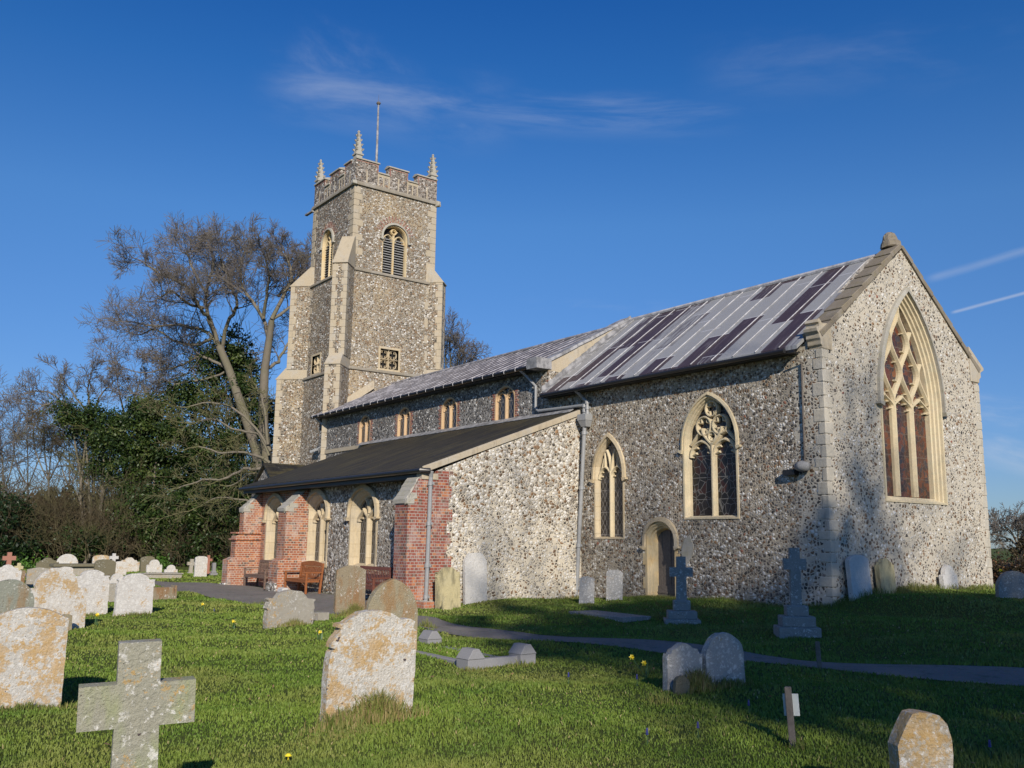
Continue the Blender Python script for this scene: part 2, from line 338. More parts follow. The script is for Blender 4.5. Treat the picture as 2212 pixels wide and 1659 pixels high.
def plain(name, col, rough=.6, metal=0., n=.25, sc_=12, spec=.5):
    def fn(g):
        o = g.obj(); k = g.noise(o, sc_, 5, .65)
        c = g.mix(g.m('MULTIPLY', g.step(k, .35, .75), n*2, clamp=True), col, tuple(x*.5 for x in col))
        return {'Base Color': c, 'Roughness': rough, 'Metallic': metal, 'Normal': g.bump(k, .12, .01), 'Specular IOR Level': spec}
    return material(name, fn)
M_['lead_roll'] = plain('oxidised_lead_roll', (.52, .52, .55), .6, n=.6, sc_=4)
M_['roll_dull'] = plain('dull_lead_roll', (.42, .41, .44), .5, n=1.2, sc_=2.2)
M_['lead_flash'] = plain('lead_flashing', (.36, .36, .37), .55, n=.8, sc_=4)
M_['string'] = stonemat('dark_string_stone', (.27, .235, .18), .4, dirt=(.10, .09, .07), lichen=.4, lcol=(.30, .27, .20))
M_['pipe'] = plain('grey_painted_iron', (.30, .31, .32), .45, n=.15)
M_['pipe_pink'] = plain('faded_pink_pipe', (.50, .34, .27), .6)
M_['iron'] = plain('black_gutter', (.018, .018, .02), .4)
M_['dark'] = plain('dark_interior', (.010, .010, .011), .9, n=0)
M_['wood'] = plain('weathered_oak', (.17, .145, .125), .8, n=.4, sc_=18)
M_['louvre'] = plain('grey_louvre', (.30, .30, .30), .7)
def slatemat(g):
    o = g.obj(); x, y, z = g.sep(o)
    b = g.add('TexBrick', dict(offset=.5), Vector=g.comb(x, g.m('MULTIPLY', y, 1.07), 0), Scale=1., Mortar_Size=.006, Mortar_Smooth=.1, Brick_Width=.25, Row_Height=.19, Color1=(.022, .021, .020), Color2=(.011, .011, .012), Mortar=(.005, .005, .005))
    c = g.mix(g.m('MULTIPLY', g.step(g.noise(o, 30, 3), .5, .8), .4), b.outputs[0], (.075, .072, .065))
    gn = g.m('MULTIPLY', g.step(x, -24.5, -20.8), g.step(g.noise(g.scale(o, (3.2, .35, .35)), 1.6, 5, .7), .40, .62))
    c = g.mix(g.m('MULTIPLY', gn, .55), c, (.10, .085, .035))
    c = g.mix(g.m('MULTIPLY', g.step(g.noise(g.scale(o, (1, .4, .4)), 3, 5, .7), .55, .85), .25), c, (.06, .052, .042))
    c = g.mix(g.m('GREATER_THAN', g.noise(o, 21, 1), .79), c, (.45, .45, .42))
    ridge = g.m('FRACT', g.m('DIVIDE', g.m('MULTIPLY', y, 1.07), .19))
    return {'Base Color': c, 'Roughness': .62, 'Normal': g.bump(g.m('ADD', ridge, g.m('MULTIPLY', g.noise(o, 18, 3), .6)), .7, .014), 'Specular IOR Level': .4}
M_['slate'] = material('dark_slates', slatemat)
def leaded(g):
    o = g.obj(); x, y, z = g.sep(o); s_ = g.m('ADD', x, y)
    a = g.m('ADD', g.m('DIVIDE', s_, .15), g.m('DIVIDE', z, .26)); b = g.m('SUBTRACT', g.m('DIVIDE', s_, .15), g.m('DIVIDE', z, .26))
    la = g.m('LESS_THAN', g.m('ABSOLUTE', g.m('SUBTRACT', g.m('FRACT', a), .5)), .055); lb = g.m('LESS_THAN', g.m('ABSOLUTE', g.m('SUBTRACT', g.m('FRACT', b), .5)), .055)
    hb = g.m('LESS_THAN', g.m('FRACT', g.m('DIVIDE', z, .62)), .03)
    l = g.m('MAXIMUM', g.m('MAXIMUM', la, lb), hb)
    wn = g.add('TexWhiteNoise', dict(noise_dimensions='2D'), Vector=g.comb(g.m('ROUND', a), g.m('ROUND', b), 0)).outputs[0]
    c = g.mix(wn, (.010, .010, .012), (.045, .043, .045))
    return {'Base Color': g.mix(l, c, (.20, .19, .18)), 'Roughness': g.m('ADD', .12, g.m('MULTIPLY', l, .5)), 'Normal': g.bump(g.m('ADD', l, wn), .25, .01)}
M_['leaded'] = material('diamond_leaded_glass', leaded)
def stained(name, cols, lead, sc_=7.5):
    def fn(g):
        o = g.obj(); p = g.scale(o, (1, 1, .8)); v = g.vor(p, sc_); e = g.vor(p, sc_, 'DISTANCE_TO_EDGE'); z = g.sep(o)[2]
        r = g.add('SeparateColor', _0=v.outputs['Color']).outputs[0]; big = g.noise(o, 1.6, 2)
        c = g.ramp(g.m('ADD', g.m('MULTIPLY', r, .6), g.m('MULTIPLY', g.m('SUBTRACT', big, .3), 1.)), cols, 'CONSTANT')
        l = g.m('MAXIMUM', g.m('LESS_THAN', e.outputs[0], .028), g.m('LESS_THAN', g.m('FRACT', g.m('DIVIDE', z, .55)), .035))
        return {'Base Color': g.mix(l, c, lead), 'Roughness': .3, 'Normal': g.bump(g.m('ADD', l, r), .3, .01)}
    return material(name, fn)
M_['stained_e'] = stained('stained_glass_red', [(0, (.03, .018, .016)), (.25, (.075, .026, .018)), (.42, (.045, .025, .025)), (.55, (.13, .042, .022)), (.7, (.04, .035, .045)), (.85, (.19, .07, .035))], (.12, .09, .075), 8.5)
M_['stained_s'] = stained('stained_glass_dark', [(0, (.008, .008, .010)), (.35, (.03, .010, .010)), (.5, (.012, .012, .016)), (.75, (.05, .016, .012)), (.9, (.02, .022, .03))], (.13, .13, .13), 5.5)
# ground
def grassmat(g):
    p = g.geo(); a = g.noise(p, .35, 4, .6); b = g.noise(p, 2.2, 5, .65); c_ = g.noise(p, 26, 4, .7)
    c = g.mix(b, (.075, .105, .022), (.13, .155, .042))
    c = g.mix(g.m('MULTIPLY', g.step(a, .5, .75), .45), c, (.12, .105, .04))
    c = g.mix(g.m('MULTIPLY', c_, .7), c, (.055, .080, .018))
    return {'Base Color': c, 'Roughness': .95, 'Normal': g.bump(g.m('ADD', c_, b), .9, .06), 'Specular IOR Level': .15}
M_['turf'] = material('short_turf', grassmat)
def blademat(name, stops, tr=.25):
    def fn(g):
        at = g.add('Attribute', dict(attribute_name='tint')).outputs['Fac']; p = g.geo()
        c = g.ramp(at, stops)
        c = g.mix(g.m('MULTIPLY', g.step(g.noise(p, .45, 4, .6), .42, .68), .7), c, g.mix(.6, c, (.24, .205, .075)))
        c = g.mix(g.m('MULTIPLY', g.step(g.noise(p, 1.3, 4, .7), .48, .66), .65), c, g.mix(.6, c, (.045, .125, .014)))
        return {'Base Color': c, 'Roughness': .6, 'Specular IOR Level': .25}
    return material(name, fn)
M_['blade'] = blademat('grass_blades', [(0, (.055, .110, .014)), (.4, (.128, .200, .028)), (.75, (.205, .268, .050)), (.93, (.30, .31, .09)), (1, (.38, .32, .16))])
M_['longgrass'] = blademat('long_grass', [(0, (.08, .12, .02)), (.4, (.17, .20, .045)), (.7, (.26, .21, .09)), (1, (.32, .23, .12))])
def gravel(g):
    p = g.geo(); a = g.noise(p, 90, 3, .7); b = g.noise(p, 1.1, 5, .65); v = g.vor(p, 55).outputs['Color']
    c = g.mix(b, (.15, .14, .125), (.33, .30, .27)); c = g.mix(g.m('MULTIPLY', a, .6), c, (.12, .11, .105))
    c = g.mix(.18, c, v, 'OVERLAY'); c = g.mix(g.m('MULTIPLY', g.step(g.noise(p, 3.3, 6, .75), .52, .68), .6), c, (.07, .075, .035))
    return {'Base Color': c, 'Roughness': .92, 'Normal': g.bump(a, .7, .02)}
M_['gravel'] = material('fine_gravel', gravel)
def gravemat(name, base, grey=(.33, .32, .29), white=.5, orange=.2, dirt=.3, stain=None, seed=0., osc=3.4):
    def fn(g):
        o = g.add('VectorMath', dict(operation='ADD'), _0=g.obj(), _1=(seed, seed*.7, seed*.3)).outputs[0]
        z = g.sep(g.obj())[2]
        n1 = g.noise(o, 2.2, 5, .65); n2 = g.noise(o, 11, 5, .7); n3 = g.noise(o, 45, 4, .7)
        c = g.mix(n2, tuple(x*.78 for x in base), tuple(min(1, x*1.12) for x in base))
        c = g.mix(g.m('MULTIPLY', g.step(n1, .42, .7), dirt), c, grey)
        if stain: c = g.mix(g.m('MULTIPLY', g.step(g.noise(g.scale(o, (2, 2, .6)), 2.3, 4, .6), .45, .62), .75), c, stain)
        if white:
            ov = g.add('VectorMath', dict(operation='MULTIPLY_ADD'), _0=g.add('TexNoise', Vector=o, Scale=22., Detail=6., Roughness=.7).outputs['Color'], _1=(.13, .13, .13), _2=o).outputs[0]
            for vs_, k_ in ((13., -.05), (31., .12)):
                v = g.vor(ov, vs_); rc = g.add('SeparateColor', _0=v.outputs['Color']).outputs[0]
                wm = g.m('MULTIPLY', g.step(g.m('DIVIDE', v.outputs['Distance'], g.m('ADD', .5, g.m('MULTIPLY', rc, .6))), .60, .42), g.m('LESS_THAN', rc, .15+white*.6+k_))
                wm = g.m('MULTIPLY', wm, g.step(g.m('ADD', n1, g.m('MULTIPLY', n3, .3)), .70-white*.35, .78-white*.35))
                c = g.mix(g.m('MULTIPLY', wm, g.m('MULTIPLY', n3, 1.25), clamp=True), c, (.72, .71, .68))
        if orange:
            on = g.m('ADD', g.noise(o, osc, 6, .75), g.m('MULTIPLY', g.m('SUBTRACT', g.noise(o, 24, 5, .8), .5), .75))
            om = g.step(on, .625-orange*.24, .69-orange*.24)
            c = g.mix(g.m('MULTIPLY', om, g.m('ADD', .1, g.m('MULTIPLY', n2, 1.15)), clamp=True), c, g.mix(n3, (.40, .20, .04), (.56, .38, .12)))
        c = g.mix(g.m('MULTIPLY', g.step(n3, .6, .75), .35), c, (.10, .10, .09))
        c = g.mix(g.m('GREATER_THAN', g.noise(o, 13, 3), .73), c, (.08, .06, .06))
        return {'Base Color': c, 'Roughness': .92, 'Normal': g.bump(g.m('ADD', n2, g.m('MULTIPLY', n3, .9)), .8, .03)}
    return material(name, fn)
def bark(name, a=(.16, .14, .105), b=(.09, .08, .06), green=.3):
    def fn(g):
        o = g.obj(); n = g.noise(g.scale(o, (3, 3, .7)), 5, 5, .7); n2 = g.noise(o, .8, 3)
        c = g.mix(n, b, a); c = g.mix(g.m('MULTIPLY', g.step(n2, .45, .65), green), c, (.13, .14, .05))
        return {'Base Color': c, 'Roughness': .9, 'Normal': g.bump(n, .5, .03)}
    return material(name, fn)
M_['bark'] = bark('grey_bark', (.24, .21, .165), (.12, .105, .085), .3)
M_['twig'] = bark('grey_brown_twigs', (.195, .17, .15), (.12, .105, .095), .12)
M_['twig_green'] = bark('lichened_twigs', (.19, .18, .085), (.095, .085, .045), .7)
M_['scrubtwig'] = bark('brown_scrub_twigs', (.13, .10, .055), (.07, .055, .03), .5)
def leafmat(name, stops):
    def fn(g):
        at = g.add('Attribute', dict(attribute_name='tint')).outputs['Fac']
        return {'Base Color': g.ramp(at, stops), 'Roughness': .5, 'Specular IOR Level': .35}
    return material(name, fn)
M_['ivy'] = leafmat('ivy_leaves', [(0, (.012, .026, .007)), (.5, (.028, .055, .012)), (.85, (.055, .085, .018)), (1, (.09, .11, .03))])
M_['holly'] = leafmat('dark_holly_leaves', [(0, (.006, .016, .006)), (.6, (.014, .034, .010)), (1, (.03, .06, .018))])
M_['beech'] = leafmat('brown_hedge_leaves', [(0, (.020, .022, .010)), (.6, (.05, .035, .018)), (.88, (.11, .055, .028)), (1, (.22, .11, .05))])
M_['bright'] = leafmat('bright_green_leaves', [(0, (.03, .08, .01)), (1, (.08, .17, .02))])
M_['yellow'] = plain('yellow_petals', (.85, .68, .03), .5, n=0)
M_['stem'] = plain('daffodil_green', (.06, .13, .05), .5, n=.1)
M_['blue'] = plain('blue_florets', (.045, .05, .22), .6, n=0)
M_['deadleaf'] = plain('fallen_leaf_brown', (.30, .17, .09), .8, n=.3)
# ------------------------------------------------------------------ the church
church = empty('church', (-25, 18, 0), 'old flint church with a battlemented west tower, lead roofs and tall traceried windows', 'church')
VS, VN, VM, UE, UW = 17.82, 24.82, 21.32, -12.24, -22.0            # chancel south, north, middle; east wall; nave east gable
VA, UA, UAW = 12.88, -20.5, -32.75                                # aisle south wall, east wall, west end
SL = .40
def stone_quoins(mb, cx, cy, z0, z1, sx, sy, mi=0, lo=.24, hi=.46, h=(.26, .36), pr=.014, seed=1):
    """alternating corner blocks; sx, sy point from the corner into the wall faces"""
    r = random.Random(seed); z = z0; k = 0
    while z < z1-.1:
        hh = min(r.uniform(*h), z1-z); a, b = (hi, lo) if k % 2 else (lo, hi); a *= r.uniform(.85, 1.12); b *= r.uniform(.85, 1.12)
        xs = sorted((cx-sx*pr, cx+sx*a)); ys = sorted((cy-sy*pr, cy+sy*b)); mb.box(xs[0], xs[1], ys[0], ys[1], z+.006, z+hh-.006, mi); z += hh; k += 1
# --- windows of the chancel
w_two = Win(mapS(VS), -19.305, .60, 1.76, 3.55, 4.62)
w_big = Win(mapS(VS), -15.60, .88, 2.27, 4.15, 5.38)
w_e = Win(mapE(UE), 21.42, 1.36, 2.70, 5.15, 7.95)
dr = Win(mapS(VS), -17.33, .52, .14, 1.72, 2.20)
mb = MB()
panel(mb, mapS(VS), [(UW, -.4), (UE-.8, -.4), (UE-.8, 6.12), (UW, 6.12)], [w_two.out(.02), w_big.out(.02), [(a, b) for a, b in dr.out(.02)]])
cw = mb.build('chancel_wall', M_['flint_chancel'], church)
mb = MB(); panel(mb, mapN(VN), [(UW, -.4), (UE-.8, -.4), (UE-.8, 6.12), (UW, 6.12)]); mb.build('north_wall', M_['flint_chancel'], church)
mb = MB(); panel(mb, mapE(UE), [(VS, -.4), (VN, -.4), (VN, 6.3), (VM, 9.1), (VS, 6.3)], [w_e.out(.02)])
gw = mb.build('gable_wall', M_['flint_gable'], church)
for y_, s_, sd in ((VS, 1, 3), (VN, -1, 5)):
    mb = MB(); stone_quoins(mb, UE, y_, .05, 6.05, -1, s_, seed=sd, lo=.15, hi=.27, h=(.20, .32)); mb.build('quoins', M_['quoin_pale'], gw, bevel=.015, jitter=.006)
# gable coping slabs, kneelers, apex stone
mb = MB()
for sg, y0 in ((1, VS), (-1, VN)):
    n = 8
    for k in range(n):
        f0, f1 = k/n, (k+1)/n; ya, yb = y0+sg*(-.02+3.52*f0), y0+sg*(-.02+3.52*f1); za, zb = 6.30+2.80*f0, 6.30+2.80*f1; lift = .035
        P = lambda x, y, z, d: Vector((x, y-sg*d*.62, z+d*.78))
        A = [P(x, y, z, d) for (y, z, d) in ((ya, za, .0), (yb, zb, .0)) for x in (UE-.44, UE+.05)]
        B = [P(x, y, z, d) for (y, z, d) in ((ya, za, .15), (yb, zb, .15-lift)) for x in (UE-.44, UE+.05)]
        mb.hexa([A[0], A[1], A[3], A[2]], [B[0], B[1], B[3], B[2]])
mb.build('gable_coping', M_['coping'], gw, bevel=.012)
for sg, y0 in ((1, VS), (-1, VN)):
    mb = MB()
    Y = lambda d: y0-sg*d
    prof = [(-.36, 6.04), (.0, 6.04), (.01, 6.10), (.06, 6.13), (.06, 6.22), (.11, 6.27), (.11, 6.36), (.19, 6.43), (.20, 6.50), (.10, 6.53), (.10, 6.60), (.16, 6.63), (.10, 6.72), (-.02, 6.62), (-.36, 6.66)]
    if sg < 0: prof = [(-.42, 6.02), (.0, 6.02), (.02, 6.12), (.12, 6.2), (.12, 6.32), (.30, 6.40), (.30, 6.46), (-.42, 6.98)]
    mb.hexa([Vector((UE-.34, Y(a), b)) for a, b in prof], [Vector((UE+.03, Y(a), b)) for a, b in prof])
    mb.build('kneeler', M_['quoin'], gw, bevel=.012, jitter=.006)
mb = MB(); mb.tube([(UE-.24, VM, 9.16), (UE-.24, VM, 9.30), (UE-.26, VM, 9.36), (UE-.25, VM, 9.46), (UE-.24, VM, 9.54), (UE-.23, VM, 9.58)], [.27, .24, .19, .18, .13, .05], 9)
mb.build('apex_stone', M_['coping'], gw, bevel=.02, jitter=.012)
# --- generic window builder
def window(name, W, prof, glass, bars, parent=None, hood=True, frame='cream', trac='tracery', hood_mat='greystone', hoodw=(.0, .085, .08), gd=None, extra=None):
    mb = MB(); W.rings(mb, prof)
    f = mb.build(name, M_[frame], parent or church)
    oo, dd = prof[-1]; gd = dd+.02 if gd is None else gd
    mb = MB(); panel(mb, W.MP, W.out(oo-.02), d0=gd-.05, d1=gd); mb.build('glass' if glass != 'louvre' else 'opening_backing', M_[glass] if glass != 'louvre' else M_['dark'], f)
    if bars:
        mb = MB(); bars(mb, W, gd); mb.build('tracery', M_[trac], f)
    if hood:
        mb = MB(); W.hood(mb, *hoodw); mb.build('hood_mould', M_[hood_mat], f)
    if extra: extra(f, gd)
    return f
def clip(poly, path):
    out = []; cur = []
    for p in path:
        if inside(poly, *p): cur.append(p)
        elif cur: out.append(cur); cur = []
    if cur: out.append(cur)
    return [o for o in out if len(o) > 1]
def tr_two(mb, W, gd):                                          # two lights, panel tracery
    a = W.a-.09; c = W.cx; d1 = gd+.13; P = W.out(.10)
    bar(mb, W.MP, [(c, W.z0+.05), (c, W.zs+.1)], .045, gd-.02, d1)
    for sg in (-1, 1):
        light_head(mb, W.MP, c+sg*a/2, a/2, W.zs-.12, W.zs+.22, .03, gd-.02, d1-.02)
        bar(mb, W.MP, [(c+sg*a/2, W.zs+.2), (c+sg*a/2, W.zs+.62)], .03, gd-.02, d1-.03)
        for q in clip(P, [(c+sg*(.02+a*.55*(t/8)**2), W.zs+.1+t/8*.8) for t in range(9)]): bar(mb, W.MP, q, .035, gd-.02, d1-.02)
        for q in clip(P, [(c+sg*(a*.5+.02+a*.0*t), W.zs+.2+t/6*.5) for t in range(7)]): pass
        bar(mb, W.MP, [(c+sg*a*.78, W.zs+.18), (c+sg*a*.6, W.zs+.45), (c+sg*a*.5, W.zs+.5)], .025, gd-.02, d1-.04)
prof_s = [(-.012, -.02), (-.012, .018), (.035, .018), (.045, -.03), (.065, -.08), (.07, -.10), (.07, -.18)]
window('chancel_window', w_two, prof_s, 'leaded', tr_two, hood_mat='cream', frame='cream')
def tr_big(mb, W, gd):
    a = W.a-.12; c = W.cx; d1 = gd+.15; z = W.zs-.02; P = W.out(.13)
    bar(mb, W.MP, [(c, W.z0+.05), (c, z+.05)], .055, gd-.02, d1)
    for sg in (-1, 1):
        light_head(mb, W.MP, c+sg*a/2, a/2-.02, z-.30, z+.10, .045, gd-.02, d1-.02)
        for q in clip(P, [(c+sg*(.02+.30*sin(t/10*pi/2)), z+.0+t/10*.42) for t in range(11)]): bar(mb, W.MP, q, .05, gd-.02, d1)
        ring_foil(mb, W.MP, c+sg*.265, z+.48, .235, .035, gd-.02, d1-.01)
        for q in clip(P, [(c+sg*(a-.02-.32*t/8), z+.02+.32*(t/8)) for t in range(9)]): bar(mb, W.MP, q, .04, gd-.02, d1-.03)
    ring_foil(mb, W.MP, c, z+.90, .19, .035, gd-.02, d1-.01); ring_foil(mb, W.MP, c, z+.20, .12, .035, gd-.02, d1-.02)
prof_b = [(-.015, -.02), (-.015, .025), (.04, .025), (.05, -.03), (.07, -.05), (.08, -.09), (.095, -.11), (.095, -.23)]
window('stained_glass_window', w_big, prof_b, 'stained_s', tr_big, hood_mat='tracery', frame='tracery', hoodw=(.0, .06, .07))
def tr_e(mb, W, gd):
    ai = W.a-.17; c = W.cx; d1 = gd+.15; z = W.zs; P = W.out(.172); lw = ai*2/3; h = .78
    for sg in (-1, 1): m = c+sg*lw/2; bar(mb, W.MP, [(m, W.z0+.15), (m, z+.02)], .06, gd-.02, d1)
    for k in (-1, 0, 1):
        for sg in (-1, 1):                                      # ogee heads of the lights with cusps
            x0, x1 = c+k*lw+sg*lw/2, c+k*lw
            bar(mb, W.MP, [(x0+(x1-x0)*(.5-.5*cos(pi*t/8))*(1 if t else 1), z-.16+.36*(t/8)**.75) for t in range(9)], .035, gd-.02, d1-.02)
            for f, zz in ((.12, -.14), (.42, .02)): bar(mb, W.MP, [(x0+(x1-x0)*f, z+zz), (x0+(x1-x0)*(f+.34), z+zz-.02)], .022, gd, d1-.06)
    for lv in range(4):                                         # net of ogee bars rising from the mullions
        z0 = z+lv*h-.0; off = 0 if lv % 2 == 0 else .5
        for k in range(-3, 4):
            x0 = c+(k+.5+off)*lw
            for sg in (-1, 1):
                path = [(x0+sg*lw/2*(3*(t/12)**2-2*(t/12)**3), z0+h*t/12) for t in range(13)]
                for q in clip(P, path): bar(mb, W.MP, q, .042, gd-.02, d1-.006*(sg+1))
            for sg in (-1, 1):                                  # cusps inside the cells
                for f in (.35, .68):
                    xa, za = x0+sg*lw/2*(3*f**2-2*f**3), z0+h*f
                    for dr_ in (-1, 1):
                        e = (xa+dr_*lw*.17, za+(.05 if f > .5 else -.02))
                        if inside(P, xa, za) and inside(P, *e): bar(mb, W.MP, [(xa, za), e], .020, gd, d1-.07)
prof_e = [(-.02, -.02), (-.02, .025), (.035, .025), (.045, -.04), (.075, -.06), (.085, -.12), (.12, -.14), (.13, -.20), (.165, -.22), (.17, -.36)]
window('east_window', w_e, prof_e, 'stained_e', tr_e, hood_mat='greystone', frame='tracery', hoodw=(.02, .12, .11))
# --- priest's door
mb = MB(); dr.rings(mb, [(-.02, -.02), (-.02, .02), (.03, .02), (.05, -.02), (.08, -.04), (.09, -.10), (.12, -.12), (.13, -.19), (.15, -.32)])
for sg, q in ((-1, 1), (1, 1)):
    for k in range(5): mb.box(dr.cx+sg*(.53 if k % 2 else .50), dr.cx+sg*(.66 if k % 2 else .58), VS-.012, VS+.1, .16+.31*k, .16+.31*k+.30) if sg > 0 else mb.box(dr.cx-(.66 if k % 2 else .58), dr.cx-.50, VS-.012, VS+.1, .16+.31*k, .16+.31*k+.30)
door = mb.build('door', M_['cream_yellow'], church)
mb = MB()
for k in range(5): panel(mb, mapS(VS), [(dr.cx-.40+.16*k, .2), (dr.cx-.245+.16*k, .2), (dr.cx-.245+.16*k, 2.16), (dr.cx-.40+.16*k, 2.16)], d0=-.42, d1=-.28-.012*(k % 2))
mb.box(dr.cx-.40, dr.cx+.40, VS+.25, VS+.32, .2, .55); mb.box(dr.cx-.40, dr.cx+.40, VS+.23, VS+.32, .36, .40)
mb.build('door_leaf', M_['wood'], door)
mb = MB(); Wd = Win(mapS(VS), dr.cx, .54, .5, 1.70, 2.22); Wd.hood(mb, .0, .09, .09, .06); mb.build('hood_mould', M_['cream'], door)
mb = MB(); mb.box(dr.cx-.62, dr.cx+.60, VS-.16, VS+.1, -.05, .17); mb.build('step', M_['greystone'], door, bevel=.015)
mb = MB(); panel(mb, mapS(VS), [(-16.45, 1.12), (-16.22, 1.36), (-16.2, 1.62), (-16.32, 1.86), (-16.5, 1.75), (-16.62, 1.42)], d0=-.02, d1=.018); mb.build('mortar_patch', M_['greystone'], cw)
# --- chancel roof
def roof(name, x0, x1, ye, ze, yr, zr, mat, bay, parent, rollmat='lead_roll', th=.09, roll=.035, north=True, xo=None):
    mb = MB(); lines = MB()
    for sg in ((1, -1) if north else (1,)):
        e = ye if sg > 0 else 2*yr-ye
        mb.hexa([(x0, e, ze-th), (x1, e, ze-th), (x1, yr, zr-th), (x0, yr, zr-th)], [(x0, e, ze), (x1, e, ze), (x1, yr, zr), (x0, yr, zr)])
        n = int(round((x1-x0)/bay))
        for k in range(n+1):
            x = (xo if xo is not None else x0)+k*bay
            if x > x1-.05: break
            a, b = Vector((x, e-sg*.02, ze+.01)), Vector((x, yr, zr+.01)); m1 = a.lerp(b, .33)+Vector((random.uniform(-.02, .02), 0, 0)); m2 = a.lerp(b, .66)+Vector((random.uniform(-.02, .02), 0, 0))
            lines.tube([a, m1, m2, b], roll, 5)
    lines.tube([(x0, yr, zr+.03), (x1, yr, zr+.03)], .07, 8)
    o = mb.build(name, M_[mat], parent); lines.build('lead_rolls', M_[rollmat], o)
    return o
cr = roof('chancel_roof', UW+.02, UE-.42, 17.48, 6.14, VM, 9.02, 'lead_chancel', .68, church, roll=.015)
mb = MB(); mb.box(UW+.02, UE-.50, 17.47, 17.55, 5.98, 6.05); mb.box(UW+.02, UE-.62, 17.56, VS+.0, 6.0, 6.045); mb.tube([(UW+.1, 17.40, 6.05), (UE-.7, 17.40, 6.03)], .055, 8)
mb.build('gutter', M_['iron'], cr)
mb = MB()                                                     # stepped flashing against the nave gable
for k in range(14):
    f0, f1 = k/14, (k+1)/14; mb.hexa([(UW+.003, 17.5+3.8*f0, 6.18+2.87*f0), (UW+.03, 17.5+3.8*f0, 6.18+2.87*f0), (UW+.03, 17.5+3.8*f1, 6.18+2.87*f1), (UW+.003, 17.5+3.8*f1, 6.18+2.87*f1)], [(UW+.003, 17.5+3.8*f0, 6.36+2.87*f0), (UW+.03, 17.5+3.8*f0, 6.36+2.87*f0), (UW+.03, 17.5+3.8*f1, 6.33+2.87*f1), (UW+.003, 17.5+3.8*f1, 6.33+2.87*f1)])
    mb.hexa([(UW+.02, 17.5+3.8*f0, 6.16+2.87*f0), (UW+.22, 17.5+3.8*f0, 6.15+2.87*f0), (UW+.22, 17.5+3.8*f1, 6.15+2.87*f1), (UW+.02, 17.5+3.8*f1, 6.16+2.87*f1)],
            [(UW+.02, 17.5+3.8*f0, 6.20+2.87*f0), (UW+.22, 17.5+3.8*f0, 6.19+2.87*f0), (UW+.22, 17.5+3.8*f1, 6.19+2.87*f1), (UW+.02, 17.5+3.8*f1, 6.20+2.87*f1)])
mb.build('flashing', M_['lead_flash'], cr)
# --- nave
UT = -38.4
cws = [(-34.02, .50), (-30.84, .50), (-27.64, .53), (-24.28, .56)]
wcs = [Win(mapS(VS-.02), cx, a, 5.36, 6.22, 6.72) for cx, a in cws]
mb = MB(); panel(mb, mapS(VS-.02), [(UT, 4.6), (UW-.4, 4.6), (UW-.4, 7.02), (UT, 7.02)], [w_.out(.02) for w_ in wcs])
nw = mb.build('nave_wall', M_['flint_knapped'], church)
mb = MB(); panel(mb, mapS(VS-.03), [(UT+.6, 5.36), (UW-.42, 5.36), (UW-.42, 5.52), (UT+.6, 5.52)], [], d0=-.05, d1=.03)
mb.build('sill_band', M_['quoin'], nw)
mb = MB(); mb.box(UA-4.5-.0, UW+.3, VS-.12, VS-.035, 5.26, 5.40); mb.hexa([(UAW-1.5, VS-.30, 5.44), (UW+1.3, VS-.30, 5.44), (UW+1.3, VS-.05, 5.56), (UAW-1.5, VS-.05, 5.56)], [(UAW-1.5, VS-.30, 5.46), (UW+1.3, VS-.30, 5.46), (UW+1.3, VS-.05, 5.60), (UAW-1.5, VS-.05, 5.60)])
mb.build('flashing', M_['lead_flash'], nw)
def tr_cl(mb, W, gd):
    d1 = gd+.09; c = W.cx; a = W.a-.06; bar(mb, W.MP, [(c, W.z0), (c, W.zs+.1)], .06, gd-.02, d1)
    for sg in (-1, 1): light_head(mb, W.MP, c+sg*a/2, a/2-.02, W.zs+.02, W.zs+.28, .03, gd-.02, d1-.02); bar(mb, W.MP, [(c, W.zs+.1), (c+sg*.12, W.zs+.33), (c+sg*.25, W.zs+.38)], .025, gd-.02, d1-.03)
prof_c = [(-.0, -.03), (-.0, .014), (.05, .014), (.06, -.03), (.06, -.12)]
for w_ in wcs:
    f = window('clerestory_window', w_, prof_c, 'leaded', tr_cl, frame='orange_stone', trac='orange_stone', hood=False)
    for sg in (-1, 1):
        mb = MB()
        for k in range(12):
            ln = (.10, .17)[k % 2]*random.uniform(.85, 1.15); x0 = w_.cx+sg*(w_.a+.0); xs = sorted((x0, x0+sg*ln)); mb.box(xs[0], xs[1], VS-.034, VS+.05, 5.56+.08*k, 5.56+.08*k+.068)
        mb.build('brick_jamb', M_['brick_red'], f)
nr = roof('nave_roof', UT-.05, UW-.36, 17.42, 7.06, VM, 8.93, 'lead_nave', .62, church, roll=.020, rollmat='roll_dull')
mb = MB(); mb.tube([(UT+.1, 17.36, 7.00), (UW-.4, 17.36, 7.02)], .065, 8); mb.box(UT, UW-.4, 17.42, 17.80, 6.94, 6.965)
mb.build('gutter', M_['iron'], nr)
mb = MB()
for k in range(27): x = UT+.3+.6*k; mb.tube([(x, 17.44, 7.10), (x+.02, 17.33, 7.09), (x+.02, 17.285, 7.03), (x+.02, 17.30, 6.96)], .012, 4)
mb.build('gutter_brackets', M_['lead_roll'], nr)
